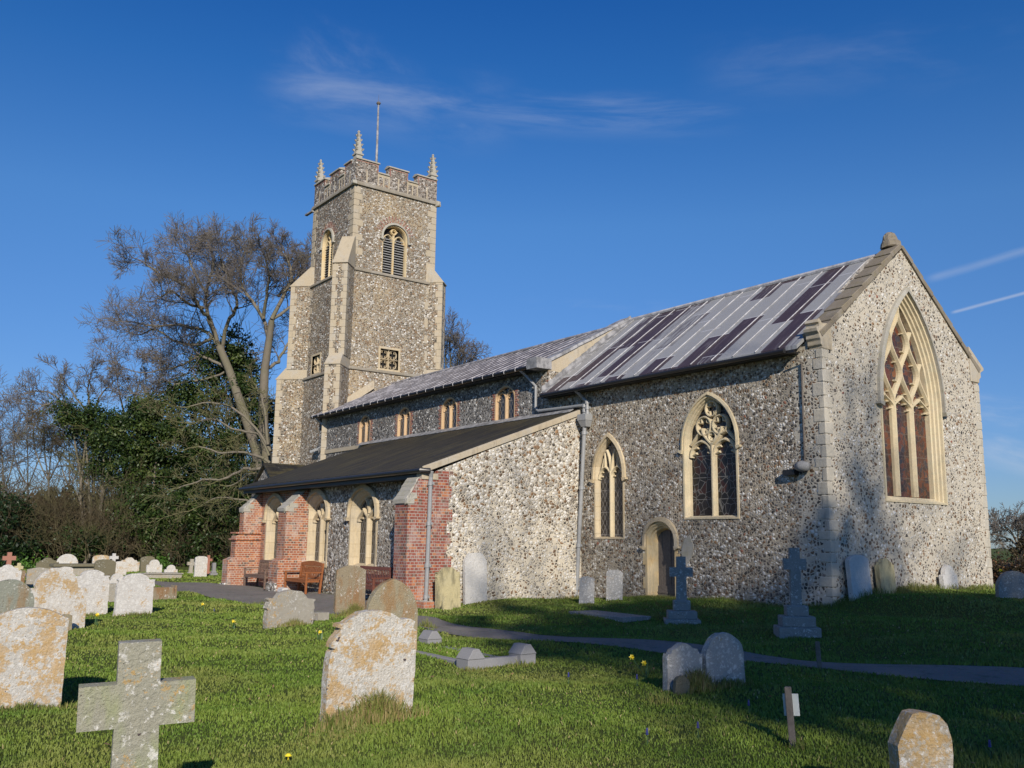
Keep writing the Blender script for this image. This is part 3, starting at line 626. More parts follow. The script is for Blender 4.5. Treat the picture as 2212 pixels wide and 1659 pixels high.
# east gable of the nave with lead capped parapet
mb = MB(); panel(mb, mapE(UW), [(VS-.02, 4.6), (VN+.1, 4.6), (VN+.1, 7.2), (VM, 9.1), (VS-.02, 7.2)], d0=-.4)
ng = mb.build('nave_gable', M_['quoin'], church)
mb = MB(); mb.box(UW-.38, UW+.006, VS-.034, VS+.4, 4.7, 6.9); mb.build('gable_corner', M_['flint_chancel'], ng)
mb = MB()
for sg in (1, -1):
    e = VS-.05 if sg > 0 else VN+.1
    for k in range(6):
        f0, f1 = k/6, (k+1)/6; ya, yb = e+(VM-e)*f0, e+(VM-e)*f1; za, zb = 7.16+1.92*f0, 7.16+1.92*f1
        mb.hexa([(UW-.48, ya, za), (UW+.05, ya, za), (UW+.05, yb, zb), (UW-.48, yb, zb)], [(UW-.44, ya, za+.10), (UW+.01, ya, za+.10), (UW+.01, yb, zb+.085), (UW-.44, yb, zb+.085)])
mb.box(UW-.46, UW+.045, 17.28, VS+.05, 6.94, 7.27)
mb.build('lead_capping', M_['lead_flash'], ng, bevel=.02, jitter=.008)
# --- aisle
wA = [Win(mapS(VA), -30.95, .80, .80, 2.42, 3.10), Win(mapS(VA), -27.60, .80, .80, 2.42, 3.12), Win(mapS(VA), -24.48, .84, .80, 2.42, 3.14)]
mb = MB(); panel(mb, mapS(VA), [(UAW, -.4), (UA-.7, -.4), (UA-.7, 3.44), (UAW, 3.44)], [w_.out(.02) for w_ in wA], d0=-.7)
aw = mb.build('aisle_wall', M_['flint_aisle_s'], church)
mb = MB(); mb.box(UAW, UAW+.7, VA+.7, VS, -.4, 3.6); mb.build('aisle_west_wall', M_['flint_aisle_s'], church)
mb = MB(); mb.box(UT, UW-.4, VN-.4, VN+.1, -.4, 7.02); mb.build('north_wall', M_['flint_knapped'], church)
mb = MB(); panel(mb, mapE(UA), [(VA, -.4), (VS, -.4), (VS, 5.44), (VA, 3.44)], d0=-.7); mb.build('aisle_end_wall', M_['flint_aisle_e'], church)
prof_a = [(-.02, -.02), (-.02, .02), (.06, .02), (.10, -.05), (.14, -.09), (.16, -.14), (.20, -.18), (.21, -.27)]
def tr_a(mb, W, gd):
    a = W.a-.21; c = W.cx; d1 = gd+.14; z = W.zs; P = W.out(.215)
    bar(mb, W.MP, [(c, W.z0+.1), (c, z-.02)], .085, gd-.02, d1)
    for sg in (-1, 1):
        for x0, x1 in ((0, a/2), (a, a/2)): bar(mb, W.MP, [(c+sg*(x0+(x1-x0)*(.5-.5*cos(pi*t/8))), z-.24+.38*(t/8)**.8) for t in range(9)], .055, gd-.02, d1-.01)
        for x0 in (.0, a): bar(mb, W.MP, [(c+sg*(x0+(a/2-x0)*.2), z-.16), (c+sg*(x0+(a/2-x0)*.72), z-.14)], .03, gd, d1-.06)
        for q in clip(P, [(c+sg*(a/2-.02), z+.1), (c+sg*(a/2-.04), z+.5)]): bar(mb, W.MP, q, .04, gd-.02, d1-.03)
        for q in clip(P, [(c+sg*(.0+.30*(t/8)**2), z+t/8*.55) for t in range(9)]): bar(mb, W.MP, q, .05, gd-.02, d1-.02)
for w_ in wA: window('aisle_window', w_, prof_a, 'leaded', tr_a, frame='cream', trac='cream', hood_mat='cream', hoodw=(.0, .10, .11))
mb = MB(); panel(mb, mapS(VA), [(UAW+.0, -.1), (-28.45, -.1), (-28.45, 3.42), (UAW, 3.42)], [wA[0].out(-.02)], d0=-.0, d1=.012); mb.build('brick_facing', M_['brick'], aw)
mb = MB(); r = random.Random(4)                               # toothed brick quoin on the end wall
pts = [(VA-.01, -.1)]; z = -.1
while z < 3.38:
    wd = .34+.12*((int(z/.3)) % 2)+r.uniform(-.03, .03); pts += [(VA+wd, z), (VA+wd, min(z+.15, 3.46))]; z += .15
pts += [(VA-.01, 3.44)]
panel(mb, mapE(UA), pts, d0=-.3, d1=.012); mb.build('brick_quoin', M_['brick_red'], aw)
# roof of the aisle
mb = MB(); RA = lambda y, k=0: 3.50+(y-12.38)*.371+k
mb.hexa([(UAW-.25, 12.38, RA(12.38, -.05)), (UA-.02, 12.38, RA(12.38, -.05)), (UA-.02, VS-.04, RA(VS, -.05)), (UAW-.25, VS-.04, RA(VS, -.05))], [(UAW-.25, 12.38, RA(12.38)), (UA-.02, 12.38, RA(12.38)), (UA-.02, VS-.04, RA(VS)), (UAW-.25, VS-.04, RA(VS))])
ar = mb.build('aisle_roof', M_['slate'], church)
mb = MB(); mb.tube([(UAW-.3, 12.33, 3.40), (UA+.10, 12.33, 3.42), (UA+.18, 12.55, 3.42)], .065, 8); mb.box(UAW-.2, UA-.05, 12.42, 12.47, 3.24, 3.46); mb.box(UAW-.2, UA-.05, 12.44, VA-.002, 3.25, 3.28)
mb.build('gutter', M_['iron'], ar)
mb = MB()
for k in range(7):
    ya, yb = 12.42+.77*k, 12.42+.77*k+.765; mb.hexa([(UA-.02, ya, RA(ya, -.16)), (UA+.05, ya, RA(ya, -.16)), (UA+.05, yb, RA(yb, -.16)), (UA-.02, yb, RA(yb, -.16))], [(UA-.02, ya, RA(ya, .02)), (UA+.05, ya, RA(ya, .0)), (UA+.05, yb, RA(yb, .0)), (UA-.02, yb, RA(yb, .02))])
mb.box(UA-.25, UA+.03, 12.40, VA+.02, 3.20, 3.36)
mb.build('verge_stones', M_['quoin'], ar, bevel=.008)
# brick buttresses of the aisle
def buttress(x0, x1, stages, ztop, yend, zend, mat, label=None, foot=None):
    """stages: (bottom, top, front y, side growth); the head slopes back from the last stage"""
    mb = MB(); prev = None
    for z0, z1, yf, gr in stages[::-1]:
        mb.box(x0-gr, x1+gr*.6, yf, VA, z0, z1)
        if prev: py, pg = prev; mb.hexa([(x0-gr, yf, z1), (x1+gr*.6, yf, z1), (x1+gr*.6, VA, z1), (x0-gr, VA, z1)], [(x0-pg-.002, py-.002, z1+.10), (x1+pg*.6+.002, py-.002, z1+.10), (x1+pg*.6+.002, VA, z1+.10), (x0-pg-.002, VA, z1+.10)])
        prev = (yf, gr)
    yf = stages[-1][2]
    mb.hexa([(x0, yf+.02, ztop), (x1, yf+.02, ztop), (x1, VA, ztop), (x0, VA, ztop)], [(x0, yend, zend-.03), (x1, yend, zend-.03), (x1, VA, zend-.03), (x0, VA, zend-.03)])
    b = mb.build('buttress', M_[mat], church, bevel=.012, jitter=.004)
    mb = MB(); n = 5
    for k in range(n):
        f0, f1 = k/n, (k+1)/n; ya_, yb_ = yf-.04+(yend-yf+.06)*f0, yf-.04+(yend-yf+.06)*f1; za, zb = ztop+(zend-ztop)*f0, ztop+(zend-ztop)*f1
        mb.hexa([(x0-.03, ya_, za-.10), (x1-.07, ya_, za-.10), (x1-.07, yb_+.02, zb-.10), (x0-.03, yb_+.02, zb-.10)], [(x0-.03, ya_, za+.04), (x1-.07, ya_, za+.04), (x1-.07, yb_+.02, zb+.02), (x0-.03, yb_+.02, zb+.02)])
        if k < 2: mb.box(x1-.07, x1+.02, ya_, yb_+.14, za-.10, za+.06)
    mb.build('weathering', M_['greystone'], b, bevel=.02, jitter=.012)
    if label: b['label'] = label
    if foot: mb = MB(); mb.box(x0-.10, x1-.0+.02, stages[0][2]-.06, VA-.01, -.2, foot); mb.build('footing', M_['flint_aisle_s'], b, bevel=.03, jitter=.02)
    return b
buttress(UA-.68, UA-.005, [(-.3, 2.66, 12.04, 0)], 2.66, 12.36, 3.26, 'brick_red', foot=.20, label='deep red brick corner buttress')
buttress(-28.95, -28.30, [(-.3, .93, 11.92, .06), (.93, 2.60, 12.13, 0)], 2.60, 12.80, 3.26, 'brick', foot=.28)
buttress(-32.62, -32.20, [(-.3, .90, 11.72, .07), (.90, 1.72, 11.97, .03), (1.72, 2.66, 12.22, 0)], 2.66, 12.80, 3.26, 'brick', foot=.10)
mb = MB()
for z_, y_ in ((1.58, 11.90), (1.80, 11.94)): mb.box(-32.73, -32.13, y_, VA, z_, z_+.06)
mb.build('string_course', M_['brick'], church, bevel=.01)
# little gabled stair turret west of the aisle
mb = MB(); px_, py_ = -36.4, 14.6
mb.hexa([(px_-1.35, py_, -.3), (px_+1.35, py_, -.3), (px_+1.35, 18.2, -.3), (px_-1.35, 18.2, -.3)], [(px_-1.35, py_, 3.55), (px_+1.35, py_, 3.55), (px_+1.35, 18.2, 3.55), (px_-1.35, 18.2, 3.55)])
mb.hexa([(px_-1.35, py_, 3.55), (px_+1.35, py_, 3.55), (px_, py_, 4.55)], [(px_-1.35, 18.2, 3.55), (px_+1.35, 18.2, 3.55), (px_, 18.2, 4.55)])
pw = mb.build('porch_wall', M_['flint_knapped'], church)
mb = MB()
for sg in (-1, 1): mb.hexa([(px_+sg*1.5, py_-.12, 3.48), (px_, py_-.12, 4.60), (px_, 18.4, 4.60), (px_+sg*1.5, 18.4, 3.48)], [(px_+sg*1.5, py_-.12, 3.55), (px_, py_-.12, 4.70), (px_, 18.4, 4.70), (px_+sg*1.5, 18.4, 3.55)])
mb.build('porch_roof', M_['slate'], pw)
# --- tower
TX0, TX1, TY0, TY1 = -43.0, -38.4, 19.05, 23.65
TCX, TCY = (TX0+TX1)/2, (TY0+TY1)/2
wb_e = Win(mapE(TX1), 21.33, .68, 14.30, 16.22, 16.86); wb_s = Win(mapS(TY0), -41.1, .62, 14.30, 16.22, 16.86)
sq_e = [(20.70, 9.66), (21.68, 9.66), (21.68, 10.62), (20.70, 10.62)]; sq_s = [(-42.05, 9.66), (-41.15, 9.66), (-41.15, 10.55), (-42.05, 10.55)]
mb = MB()
e1, e2 = .10, .20                                             # set-offs of the middle and lower stages
panel(mb, mapE(TX1), [(TY0, 14.3), (TY1, 14.3), (TY1, 18.5), (TY0, 18.5)], [wb_e.out(.02)])
panel(mb, mapE(TX1+e1), [(TY0-e1, 9.5), (TY1+e1, 9.5), (TY1+e1, 14.25), (TY0-e1, 14.25)], [sq_e])
panel(mb, mapE(TX1+e2), [(TY0-e2, -.4), (TY1+e2, -.4), (TY1+e2, 9.45), (TY0-e2, 9.45)])
panel(mb, mapS(TY0), [(TX0, 14.3), (TX1-.8, 14.3), (TX1-.8, 18.5), (TX0, 18.5)], [wb_s.out(.02)])
panel(mb, mapS(TY0-e1), [(TX0-e1, 9.5), (TX1+e1-.8, 9.5), (TX1+e1-.8, 14.25), (TX0-e1, 14.25)], [sq_s])
panel(mb, mapS(TY0-e2), [(TX0-e2, -.4), (TX1+e2-.8, -.4), (TX1+e2-.8, 9.45), (TX0-e2, 9.45)])
for (z0, z1, e) in ((14.3, 18.5, 0), (9.5, 14.25, e1), (-.4, 9.45, e2)):
    mb.box(TX0-e, TX0-e+.8, TY0-e+.8, TY1+e, z0, z1); mb.box(TX0-e+.8, TX1+e-.8, TY1+e-.8, TY1+e, z0, z1)
mb.box(TX0+.1, TX1-.1, TY0+.1, TY1-.1, 18.3, 18.52)
tower = mb.build('tower_wall', M_['flint_tower'], church)
# belfry windows and sound holes
def tr_bel(mb, W, gd):
    d1 = gd+.15; c = W.cx; a = W.a-.06; bar(mb, W.MP, [(c, W.z0), (c, W.zs+.15)], .05, gd-.02, d1)
    for sg in (-1, 1): light_head(mb, W.MP, c+sg*a/2, a/2-.02, W.zs-.22, W.zs+.16, .035, gd-.02, d1-.02); bar(mb, W.MP, [(c, W.zs+.15), (c+sg*.2, W.zs+.38)], .03, gd-.02, d1-.02)
    ring_foil(mb, W.MP, c, W.zs+.34, .13, .04, gd-.02, d1-.01)
def louvres(f, W, gd):
    mb = MB(); a = W.a-.08
    for sg in (-1, 1):
        for k in range(15):
            z = W.z0+.07+.125*k; x0, x1 = (W.cx-a, W.cx-.05) if sg < 0 else (W.cx+.05, W.cx+a)
            A = [W.MP(x0, z, gd+.10), W.MP(x1, z, gd+.10), W.MP(x1, z+.055, gd+.01), W.MP(x0, z+.055, gd+.01)]
            mb.hexa(A, [p+Vector((0, 0, .022)) for p in A])
    mb.build('louvres', M_['louvre'], f)
for W in (wb_e, wb_s):
    window('belfry_window', W, [(-.0, -.02), (-.0, .014), (.03, .014), (.055, -.08), (.06, -.26)], 'louvre', tr_bel, frame='cream_yellow', trac='cream_yellow', hood_mat='greystone', hoodw=(.01, .09, .10), extra=lambda f, gd, W=W: louvres(f, W, gd))
for MPq, q in ((mapE(TX1+e1), sq_e), (mapS(TY0-e1), sq_s)):
    (x0, z0), (x1, _), (_, z1) = q[0], q[1], q[2]; mb = MB()
    panel(mb, MPq, [(x0-.10, z0-.10), (x1+.10, z0-.10), (x1+.10, z1+.10), (x0-.10, z1+.10)], [q], d0=-.16, d1=.02); f = mb.build('sound_hole', M_['cream'], church)
    mb = MB(); panel(mb, MPq, q, d0=-.3, d1=-.24); mb.build('opening_backing', M_['dark'], f)
    mb = MB(); xm, zm = (x0+x1)/2, (z0+z1)/2; bar(mb, MPq, [(xm, z0), (xm, z1)], .03, -.2, -.05); bar(mb, MPq, [(x0, zm), (x1, zm)], .03, -.2, -.05)
    for a in (-1, 1):
        for b in (-1, 1): ring_foil(mb, MPq, xm+a*(x1-x0)/4, zm+b*(z1-z0)/4, .205, .018, -.2, -.09)
    mb.build('tracery', M_['cream'], f)
    mb = MB(); panel(mb, MPq, [(x0-.16, z0-.22), (x1+.16, z0-.22), (x1+.16, z0-.105), (x0-.16, z0-.105)], d0=-.02, d1=.07); mb.build('sill', M_['quoin_pale'], f)
# diagonal buttresses
def diag(cx, cy, ang, stages, name='buttress', last=.95):
    R = Matrix.Rotation(ang, 3, 'Z'); o = Vector((cx, cy, 0)); mb = MB(); q = MB(); hw = .35; B = lambda m_, *a: m_.box(*a, R=R, o=o)
    for k, (z0, z1, d, dn) in enumerate(stages):
        B(mb, -.6, d, -hw, hw, z0, z1)
        zz = z0+.0; j = 0                                     # quoin blocks on both edges of the end face, flushwork strip between
        while zz < z1-.12:
            h = min(.33, z1-zz)
            for s in (-1, 1):
                wq = (.27, .17)[j % 2]; a, b = (hw-wq, hw+.012) if s > 0 else (-hw-.012, -hw+wq); dq = d-(.22, .34)[j % 2]; B(q, dq, d+.012, a, b, zz+.005, zz+h-.005)
            zz += h; j += 1
        if dn is not None:                                    # sloping set-off
            zt = z1+(last if k == len(stages)-1 else .55)
            vb = [Vector((-.6, -hw, z1)), Vector((d+.04, -hw-.015, z1)), Vector((d+.04, hw+.015, z1)), Vector((-.6, hw, z1))]; vt = [Vector((-.6, -hw+.03, zt)), Vector((dn, -hw+.03, zt)), Vector((dn, hw-.03, zt)), Vector((-.6, hw-.03, zt))]
            q.hexa([R @ v+o for v in vb], [R @ v+o for v in vt]); B(q, -.6, d+.06, -hw-.035, hw+.035, z1-.06, z1)
    b = mb.build(name, M_['flint_tower'], tower); q.build('quoins', M_['quoin'], b, bevel=.008)
st = [(-.3, 9.45, 1.50, 1.05), (9.9, 14.25, .98, .25)]
s2 = .707
diag(TX1-.14, TY0+.0-.14, radians(-45), [(-.3, 9.45, 1.45, 1.0), (9.9, 14.3, 1.0, .02)], last=1.55)
diag(TX0, TY0, radians(-135), [(-.3, 9.55, 1.35, .92), (10., 14.35, .86, -.1)])
diag(TX1, TY1, radians(45), [(-.3, 9.45, .62, .55), (9.9, 14.35, .50, -.2)])
diag(TX0, TY1, radians(135), [(-.3, 9.45, 1.35, .9), (9.9, 14.3, .86, -.2)])
for cx, cy, sx, sy, sd in ((TX1, TY0, -1, 1, 11), (TX1, TY1, -1, -1, 12), (TX0, TY0, 1, 1, 13)):
    mb = MB(); stone_quoins(mb, cx, cy, 15.0, 18.4, sx, sy, seed=sd, hi=.5, lo=.3, h=(.30, .42))
    if sd != 11: stone_quoins(mb, cx-sx*e1, cy-sy*e1, 9.6, 14.2, sx, sy, seed=sd+9, hi=.62, lo=.36, h=(.32, .5))
    mb.build('quoins', M_['quoin'], tower, bevel=.01)
def string(z, e, h=.09, p=.07):
    mb = MB(); x0, x1, y0, y1 = TX0-e, TX1+e, TY0-e, TY1+e
    for (a, b, c, d) in ((x0-p, x1+p, y0-p, y0+.05), (x0-p, x1+p, y1-.05, y1+p), (x0-p, x0+.05, y0+.05, y1-.05), (x1-.05, x1+p, y0+.05, y1-.05)):
        mb.hexa([(a, c, z-h*.5), (b, c, z-h*.5), (b, d, z-h*.5), (a, d, z-h*.5)], [(a, c, z+h*.2), (b, c, z+h*.2), (b, d, z+h*.2), (a, d, z+h*.2)])
        q_ = .045; mb.hexa([(a, c, z+h*.2), (b, c, z+h*.2), (b, d, z+h*.2), (a, d, z+h*.2)], [(a+q_, c+q_, z+h), (b-q_, c+q_, z+h), (b-q_, d-.0, z+h), (a+q_, d-.0, z+h)])
    return mb.build('string_course', M_['string'], tower)
string(9.47, e2); string(14.24, e1); string(18.52, 0, .13, .10)
# battlements
mb = MB(); cp = MB(); fl = MB(); bk = MB(); T = .38; Z0, ZC, ZM = 18.6, 19.30, 19.76
def side(MPq, s0, s1, wl, wr):
    L = s1-s0; segs = [(0, .27, 1), (.27, .40, 0), (.40, .63, 1), (.63, .75, 0), (.75, 1, 1)]
    for k, (a, b, mer) in enumerate(segs):
        A, B_ = s0+L*a, s0+L*b; z1 = ZM if mer else ZC
        A2 = A+(T if k == 0 and wl else 0); B2 = B_-(T if k == 4 and wr else 0)
        panel(mb, MPq, [(A2, Z0), (B2, Z0), (B2, z1), (A2, z1)], d0=-T, d1=0)
        ov = .0 if not mer else .05
        vb = [MPq(A2-ov*(k > 0), z1, -T-.05), MPq(B2+ov*(k < 4), z1, -T-.05), MPq(B2+ov*(k < 4), z1, .07), MPq(A2-ov*(k > 0), z1, .07)]
        vt = [MPq(A2-ov*(k > 0), z1+.15, -T*.6), MPq(B2+ov*(k < 4), z1+.15, -T*.6), MPq(B2+ov*(k < 4), z1+.13, -T*.35), MPq(A2-ov*(k > 0), z1+.13, -T*.35)]
        vm = [v+Vector((0, 0, .07)) for v in vb]; cp.hexa(vb, vm); cp.hexa(vm, vt)
        n = 2 if mer else 1; 
        for j in range(n+1):
            x = A+(B_-A)*j/n if n > 1 else (A+B_)/2
            if j and n == 1: break
            if k == 0 and j == 0 or k == 4 and j == n: continue
            panel(fl, MPq, [(x-.035, Z0+.02), (x+.035, Z0+.02), (x+.035, min(z1, ZC)-(.0 if mer else .16)), (x-.035, min(z1, ZC)-(.0 if mer else .16))], d0=-.05, d1=.012)
        if not mer: panel(fl, MPq, [(A+.02, ZC-.15), (B_-.02, ZC-.15), (B_-.02, ZC-.01), (A+.02, ZC-.01)], d0=-.05, d1=.010)
        if mer:
            panel(bk, MPq, [(A2+.02, ZM-.075), (B2-.02, ZM-.075), (B2-.02, ZM-.005), (A2+.02, ZM-.005)], d0=-.05, d1=.008)
            for q in ((A, A+.08) if k else None, (B_-.08, B_) if k < 4 else None):
                if q: panel(bk, MPq, [(q[0]+.002, ZC+.02), (q[1]-.002, ZC+.02), (q[1]-.002, ZM-.08), (q[0]+.002, ZM-.08)], d0=-.05, d1=.0085)
side(mapE(TX1), TY0, TY1, 0, 0); side(mapS(TY0), TX0, TX1, 0, 1); side(mapN(TY1), TX0, TX1, 0, 1); side(mapW(TX0), TY0, TY1, 1, 1)
pp = mb.build('parapet', M_['flint_parapet'], tower); cp.build('parapet_coping', M_['greystone'], tower, bevel=.01); fl.build('flushwork', M_['quoin'], tower); bk.build('parapet_brick', M_['brick_red'], tower)
def pinnacle(x, y, H):
    mb = MB(); z = 19.60; mb.box(x-.16, x+.16, y-.16, y+.16, z, z+.42); mb.box(x-.21, x+.21, y-.21, y+.21, z+.40, z+.48)
    mb.hexa([(x-.16, y-.16, z+.48), (x+.16, y-.16, z+.48), (x+.16, y+.16, z+.48), (x-.16, y+.16, z+.48)], [(x-.035, y-.035, z+H), (x+.035, y-.035, z+H), (x+.035, y+.035, z+H), (x-.035, y+.035, z+H)])
    n = 4
    for k in range(n):
        f = (k+.5)/n; r_ = .16*(1-f)+.04*f; zz = z+.56+(H-.62)*f
        for a in range(4):
            an = pi/4+a*pi/2; cx, cy = x+cos(an)*r_*1.35, y+sin(an)*r_*1.35; s = .06*(1-f*.3)
            mb.hexa([(cx-s*.6, cy-s*.6, zz-.05), (cx+s*.6, cy-s*.6, zz-.05), (cx+s*.6, cy+s*.6, zz-.05), (cx-s*.6, cy+s*.6, zz-.05)], [(cx-s+cos(an)*.04, cy-s+sin(an)*.04, zz+.05), (cx+s+cos(an)*.04, cy-s+sin(an)*.04, zz+.05), (cx+s+cos(an)*.04, cy+s+sin(an)*.04, zz+.05), (cx-s+cos(an)*.04, cy+s+sin(an)*.04, zz+.05)])
    mb.tube([(x, y, z+H-.06), (x, y, z+H+.01), (x, y, z+H+.08)], [.04, .075, .03], 6)
    mb.build('pinnacle', M_['greystone'], tower, jitter=.006)
pinnacle(TX1-.18, TY0+.18, 1.62); pinnacle(TX1-.18, TY1-.18, 1.55); pinnacle(TX0+.18, TY0+.18, 1.55); pinnacle(TX0+.18, TY1-.18, 1.55)
fp = MB(); fp.tube([(TCX, TCY, 18.5), (TCX-.02, TCY+.02, 21.5), (TCX, TCY, 24.15)], [.075, .065, .045], 10); fpo = fp.build('flagpole', M_['lead_flash'], church, smooth=True)
mb = MB(); mb.tube([(TCX, TCY, 24.13), (TCX, TCY, 24.2), (TCX, TCY, 24.27)], [.07, .12, .09], 10); mb.tube([(TCX, TCY, 24.27), (TCX, TCY, 24.7)], [.012, .005], 5); mb.build('finial', M_['wood'], fpo)
mb = MB(); x, y = TX1+.04, TY0-.04
mb.hexa([(x-.1, y-.12, 18.40), (x+.14, y-.18, 18.44), (x+.18, y+.10, 18.44), (x-.06, y+.1, 18.40)], [(x-.1, y-.12, 18.66), (x+.10, y-.14, 18.62), (x+.12, y+.06, 18.62), (x-.06, y+.1, 18.66)])
mb.hexa([(TX1+.0, TY1-.1, 18.36), (TX1+.24, TY1-.02, 18.40), (TX1+.18, TY1+.2, 18.40), (TX1-.05, TY1+.12, 18.36)], [(TX1+.0, TY1-.1, 18.7), (TX1+.20, TY1-.02, 18.64), (TX1+.14, TY1+.18, 18.64), (TX1-.05, TY1+.12, 18.7)])
mb.build('gargoyle', M_['greystone'], tower, bevel=.03, jitter=.02)
mb = MB(); mb.box(TX0-.75, TX0+.1, TY0-.16, TY0-.02, 18.34, 18.42, R=None); mb.build('water_spout', M_['lead_flash'], tower)
# lead line of an older roof on the tower face
mb = MB()
for sg in (1,): mb.hexa([(TX1+e2, VM-3.4, 6.9), (TX1+e2+.14, VM-3.4, 6.9), (TX1+e2+.14, VM-1.0, 8.62), (TX1+e2, VM-1.0, 8.62)], [(TX1+e2, VM-3.4, 7.3), (TX1+e2+.05, VM-3.4, 7.3), (TX1+e2+.05, VM-1.0, 9.0), (TX1+e2, VM-1.0, 9.0)])
mb.build('roof_weathering', M_['quoin'], tower)
# brick relieving arch over the east belfry window and loose bricks
mb = MB()
for W in (wb_e, wb_s):
    pts = W.out(-.11)[2:]; n = len(pts)
    for i in range(2, n-2):
        x, z = pts[i]; tx, tz = pts[i+1][0]-pts[i-1][0], pts[i+1][1]-pts[i-1][1]; L_ = hypot(tx, tz); nx, nz = tz/L_, -tx/L_
        if nz < 0: nx, nz = -nx, -nz
        ux, uz = tx/L_*.032, tz/L_*.032; h = .30
        panel(mb, W.MP, [(x-ux, z-uz), (x+ux, z+uz), (x+ux+nx*h, z+uz+nz*h), (x-ux+nx*h, z-uz+nz*h)], d0=-.03, d1=.012)
mb.build('brick_arch', M_['brick_red'], tower)
# --- rainwater pipes and fittings
def pipe(pts, r=.05, hopper=None, mat='pipe', foot=True):
    mb = MB(); mb.tube(pts, r, 10)
    P = [Vector(p) for p in pts]
    a, b = P[-2], P[-1]
    for f in (.05, .38, .72, .97):
        c = a.lerp(b, f); mb.tube([c+Vector((0, 0, .05)), c-Vector((0, 0, .05))], r*1.35, 10); mb.box(c.x-.10, c.x+.10, c.y-.0, c.y+.05, c.z-.03, c.z+.03)
    if foot: mb.tube([b, b+Vector((0.02, -.12, -.10))], r, 10)
    p = mb.build('downpipe', M_[mat], church, smooth=False)
    if hopper:
        mb = MB(); x, y, z = hopper; mb.hexa([(x-.10, y-.09, z-.16), (x+.10, y-.09, z-.16), (x+.10, y+.1, z-.16), (x-.10, y+.1, z-.16)], [(x-.17, y-.16, z+.02), (x+.17, y-.16, z+.02), (x+.17, y+.1, z+.02), (x-.17, y+.1, z+.02)]); mb.box(x-.18, x+.18, y-.17, y+.1, z+.02, z+.20); mb.build('hopper', M_['pipe'], p)
    return p
pipe([(-20.16, VS-.16, 5.02), (-20.55, VS-.14, .22)], .058, (-20.14, VS-.14, 5.12))
pipe([(-20.30, 17.42, 6.03), (-20.28, VS-.14, 5.85), (-20.10, VS-.12, 5.70), (-20.08, VS-.12, 5.2)], .05, foot=False)
pipe([(-22.9, 17.36, 6.98), (-22.88, 17.55, 6.85), (-22.5, VS-.14, 6.45), (-22.5, VS-.14, 5.78), (-22.35, VS-.14, 5.66), (-20.2, VS-.14, 5.60), (-20.22, VS-.12, 5.2)], .045, foot=False)
pipe([(UA+.16, 12.60, 3.40), (UA+.10, 12.62, 3.25), (UA+.09, 12.58, .16)], .055)
pipe([(UT+.5, 17.36, 6.95), (UT+.55, 17.62, 6.75), (UT+.62, VS-.12, 6.6), (UT+.62, VS-.12, 5.70), (UT+.40, VS-.3, 5.55), (UT+.35, 17.3, 5.45)], .05, foot=False)
mb = MB(); mb.box(UA+.0, UA+.38, 12.34, 12.72, -.02, .14); mb.box(UA+.06, UA+.32, 12.40, 12.66, .14, .15); mb.build('drain_gully', M_['brick_red'], church)
mb = MB(); mb.tube([(-12.76, VS-.05, 5.80), (-12.78, VS-.05, 3.5)], .022, 6); mb.tube([(-12.76, VS-.05, 5.78), (-12.80, VS-.16, 5.84), (-12.93, VS-.18, 5.83)], .02, 6); cd_ = mb.build('conduit', M_['wood'], church)
mb = MB(); mb.tube([(-12.92, VS-.16, 3.40), (-12.78, VS-.16, 3.40), (-12.60, VS-.16, 3.38)], [.09, .13, .09], 12); mb.tube([(-12.76, VS-.0, 3.44), (-12.76, VS-.14, 3.44)], .05, 8); fo = mb.build('wall_lamp', M_['louvre'], church, smooth=True)
mb = MB(); mb.box(-13.30, -12.98, VS-.18, VS-.0, 3.22, 3.34); mb.build('lamp_bracket', M_['iron'], fo)
# ------------------------------------------------------------------ ground
def sstep(v, a, b):
    t = np.clip((np.asarray(v, float)-a)/(b-a), 0, 1); return t*t*(3-2*t)
def gz(x, y):
    x = np.asarray(x, float); y = np.asarray(y, float)
    z = .035*np.sin(x*.9+y*.5)*np.cos(y*.8-x*.3)+.02*np.sin(x*2.1-y*1.7)
    z = z*sstep(np.hypot(x, y), 3, 6)
    # bank along the chancel
    z = z+.17*sstep(y, 14.4, 17.2)*sstep(x, -20, -17.5)+.10*sstep(y, 12, 15)*sstep(x, -21, -19.8)
    e = sstep(-np.abs(y-21.4), -4.1, -2.5)*sstep(x, -15.5, -12.6)*sstep(-x, 5.5, 11.4)
    return z+.36*e*(x > -12.6)+.36*e*(x <= -12.6)*sstep(x, -13.5, -12.3)
def gp(px, py):                                               # ground point under a direction
    d = ray(px, py); t = -CAMZ/d.z
    for _ in range(12):
        p = CAM+d*t; t = (float(gz(p.x, p.y))-CAMZ)/d.z
    p = CAM+d*t; return Vector((p.x, p.y, float(gz(p.x, p.y)))), t
def grid(x0, x1, y0, y1, n, m, hole=None):
    X, Y = np.meshgrid(np.linspace(x0, x1, n), np.linspace(y0, y1, m)); Z = gz(X, Y)
    vs = np.stack([X, Y, Z], -1).reshape(-1, 3); i = np.arange(n*m).reshape(m, n)
    F = np.stack([i[:-1, :-1], i[:-1, 1:], i[1:, 1:], i[1:, :-1]], -1).reshape(-1, 4); return vs, F
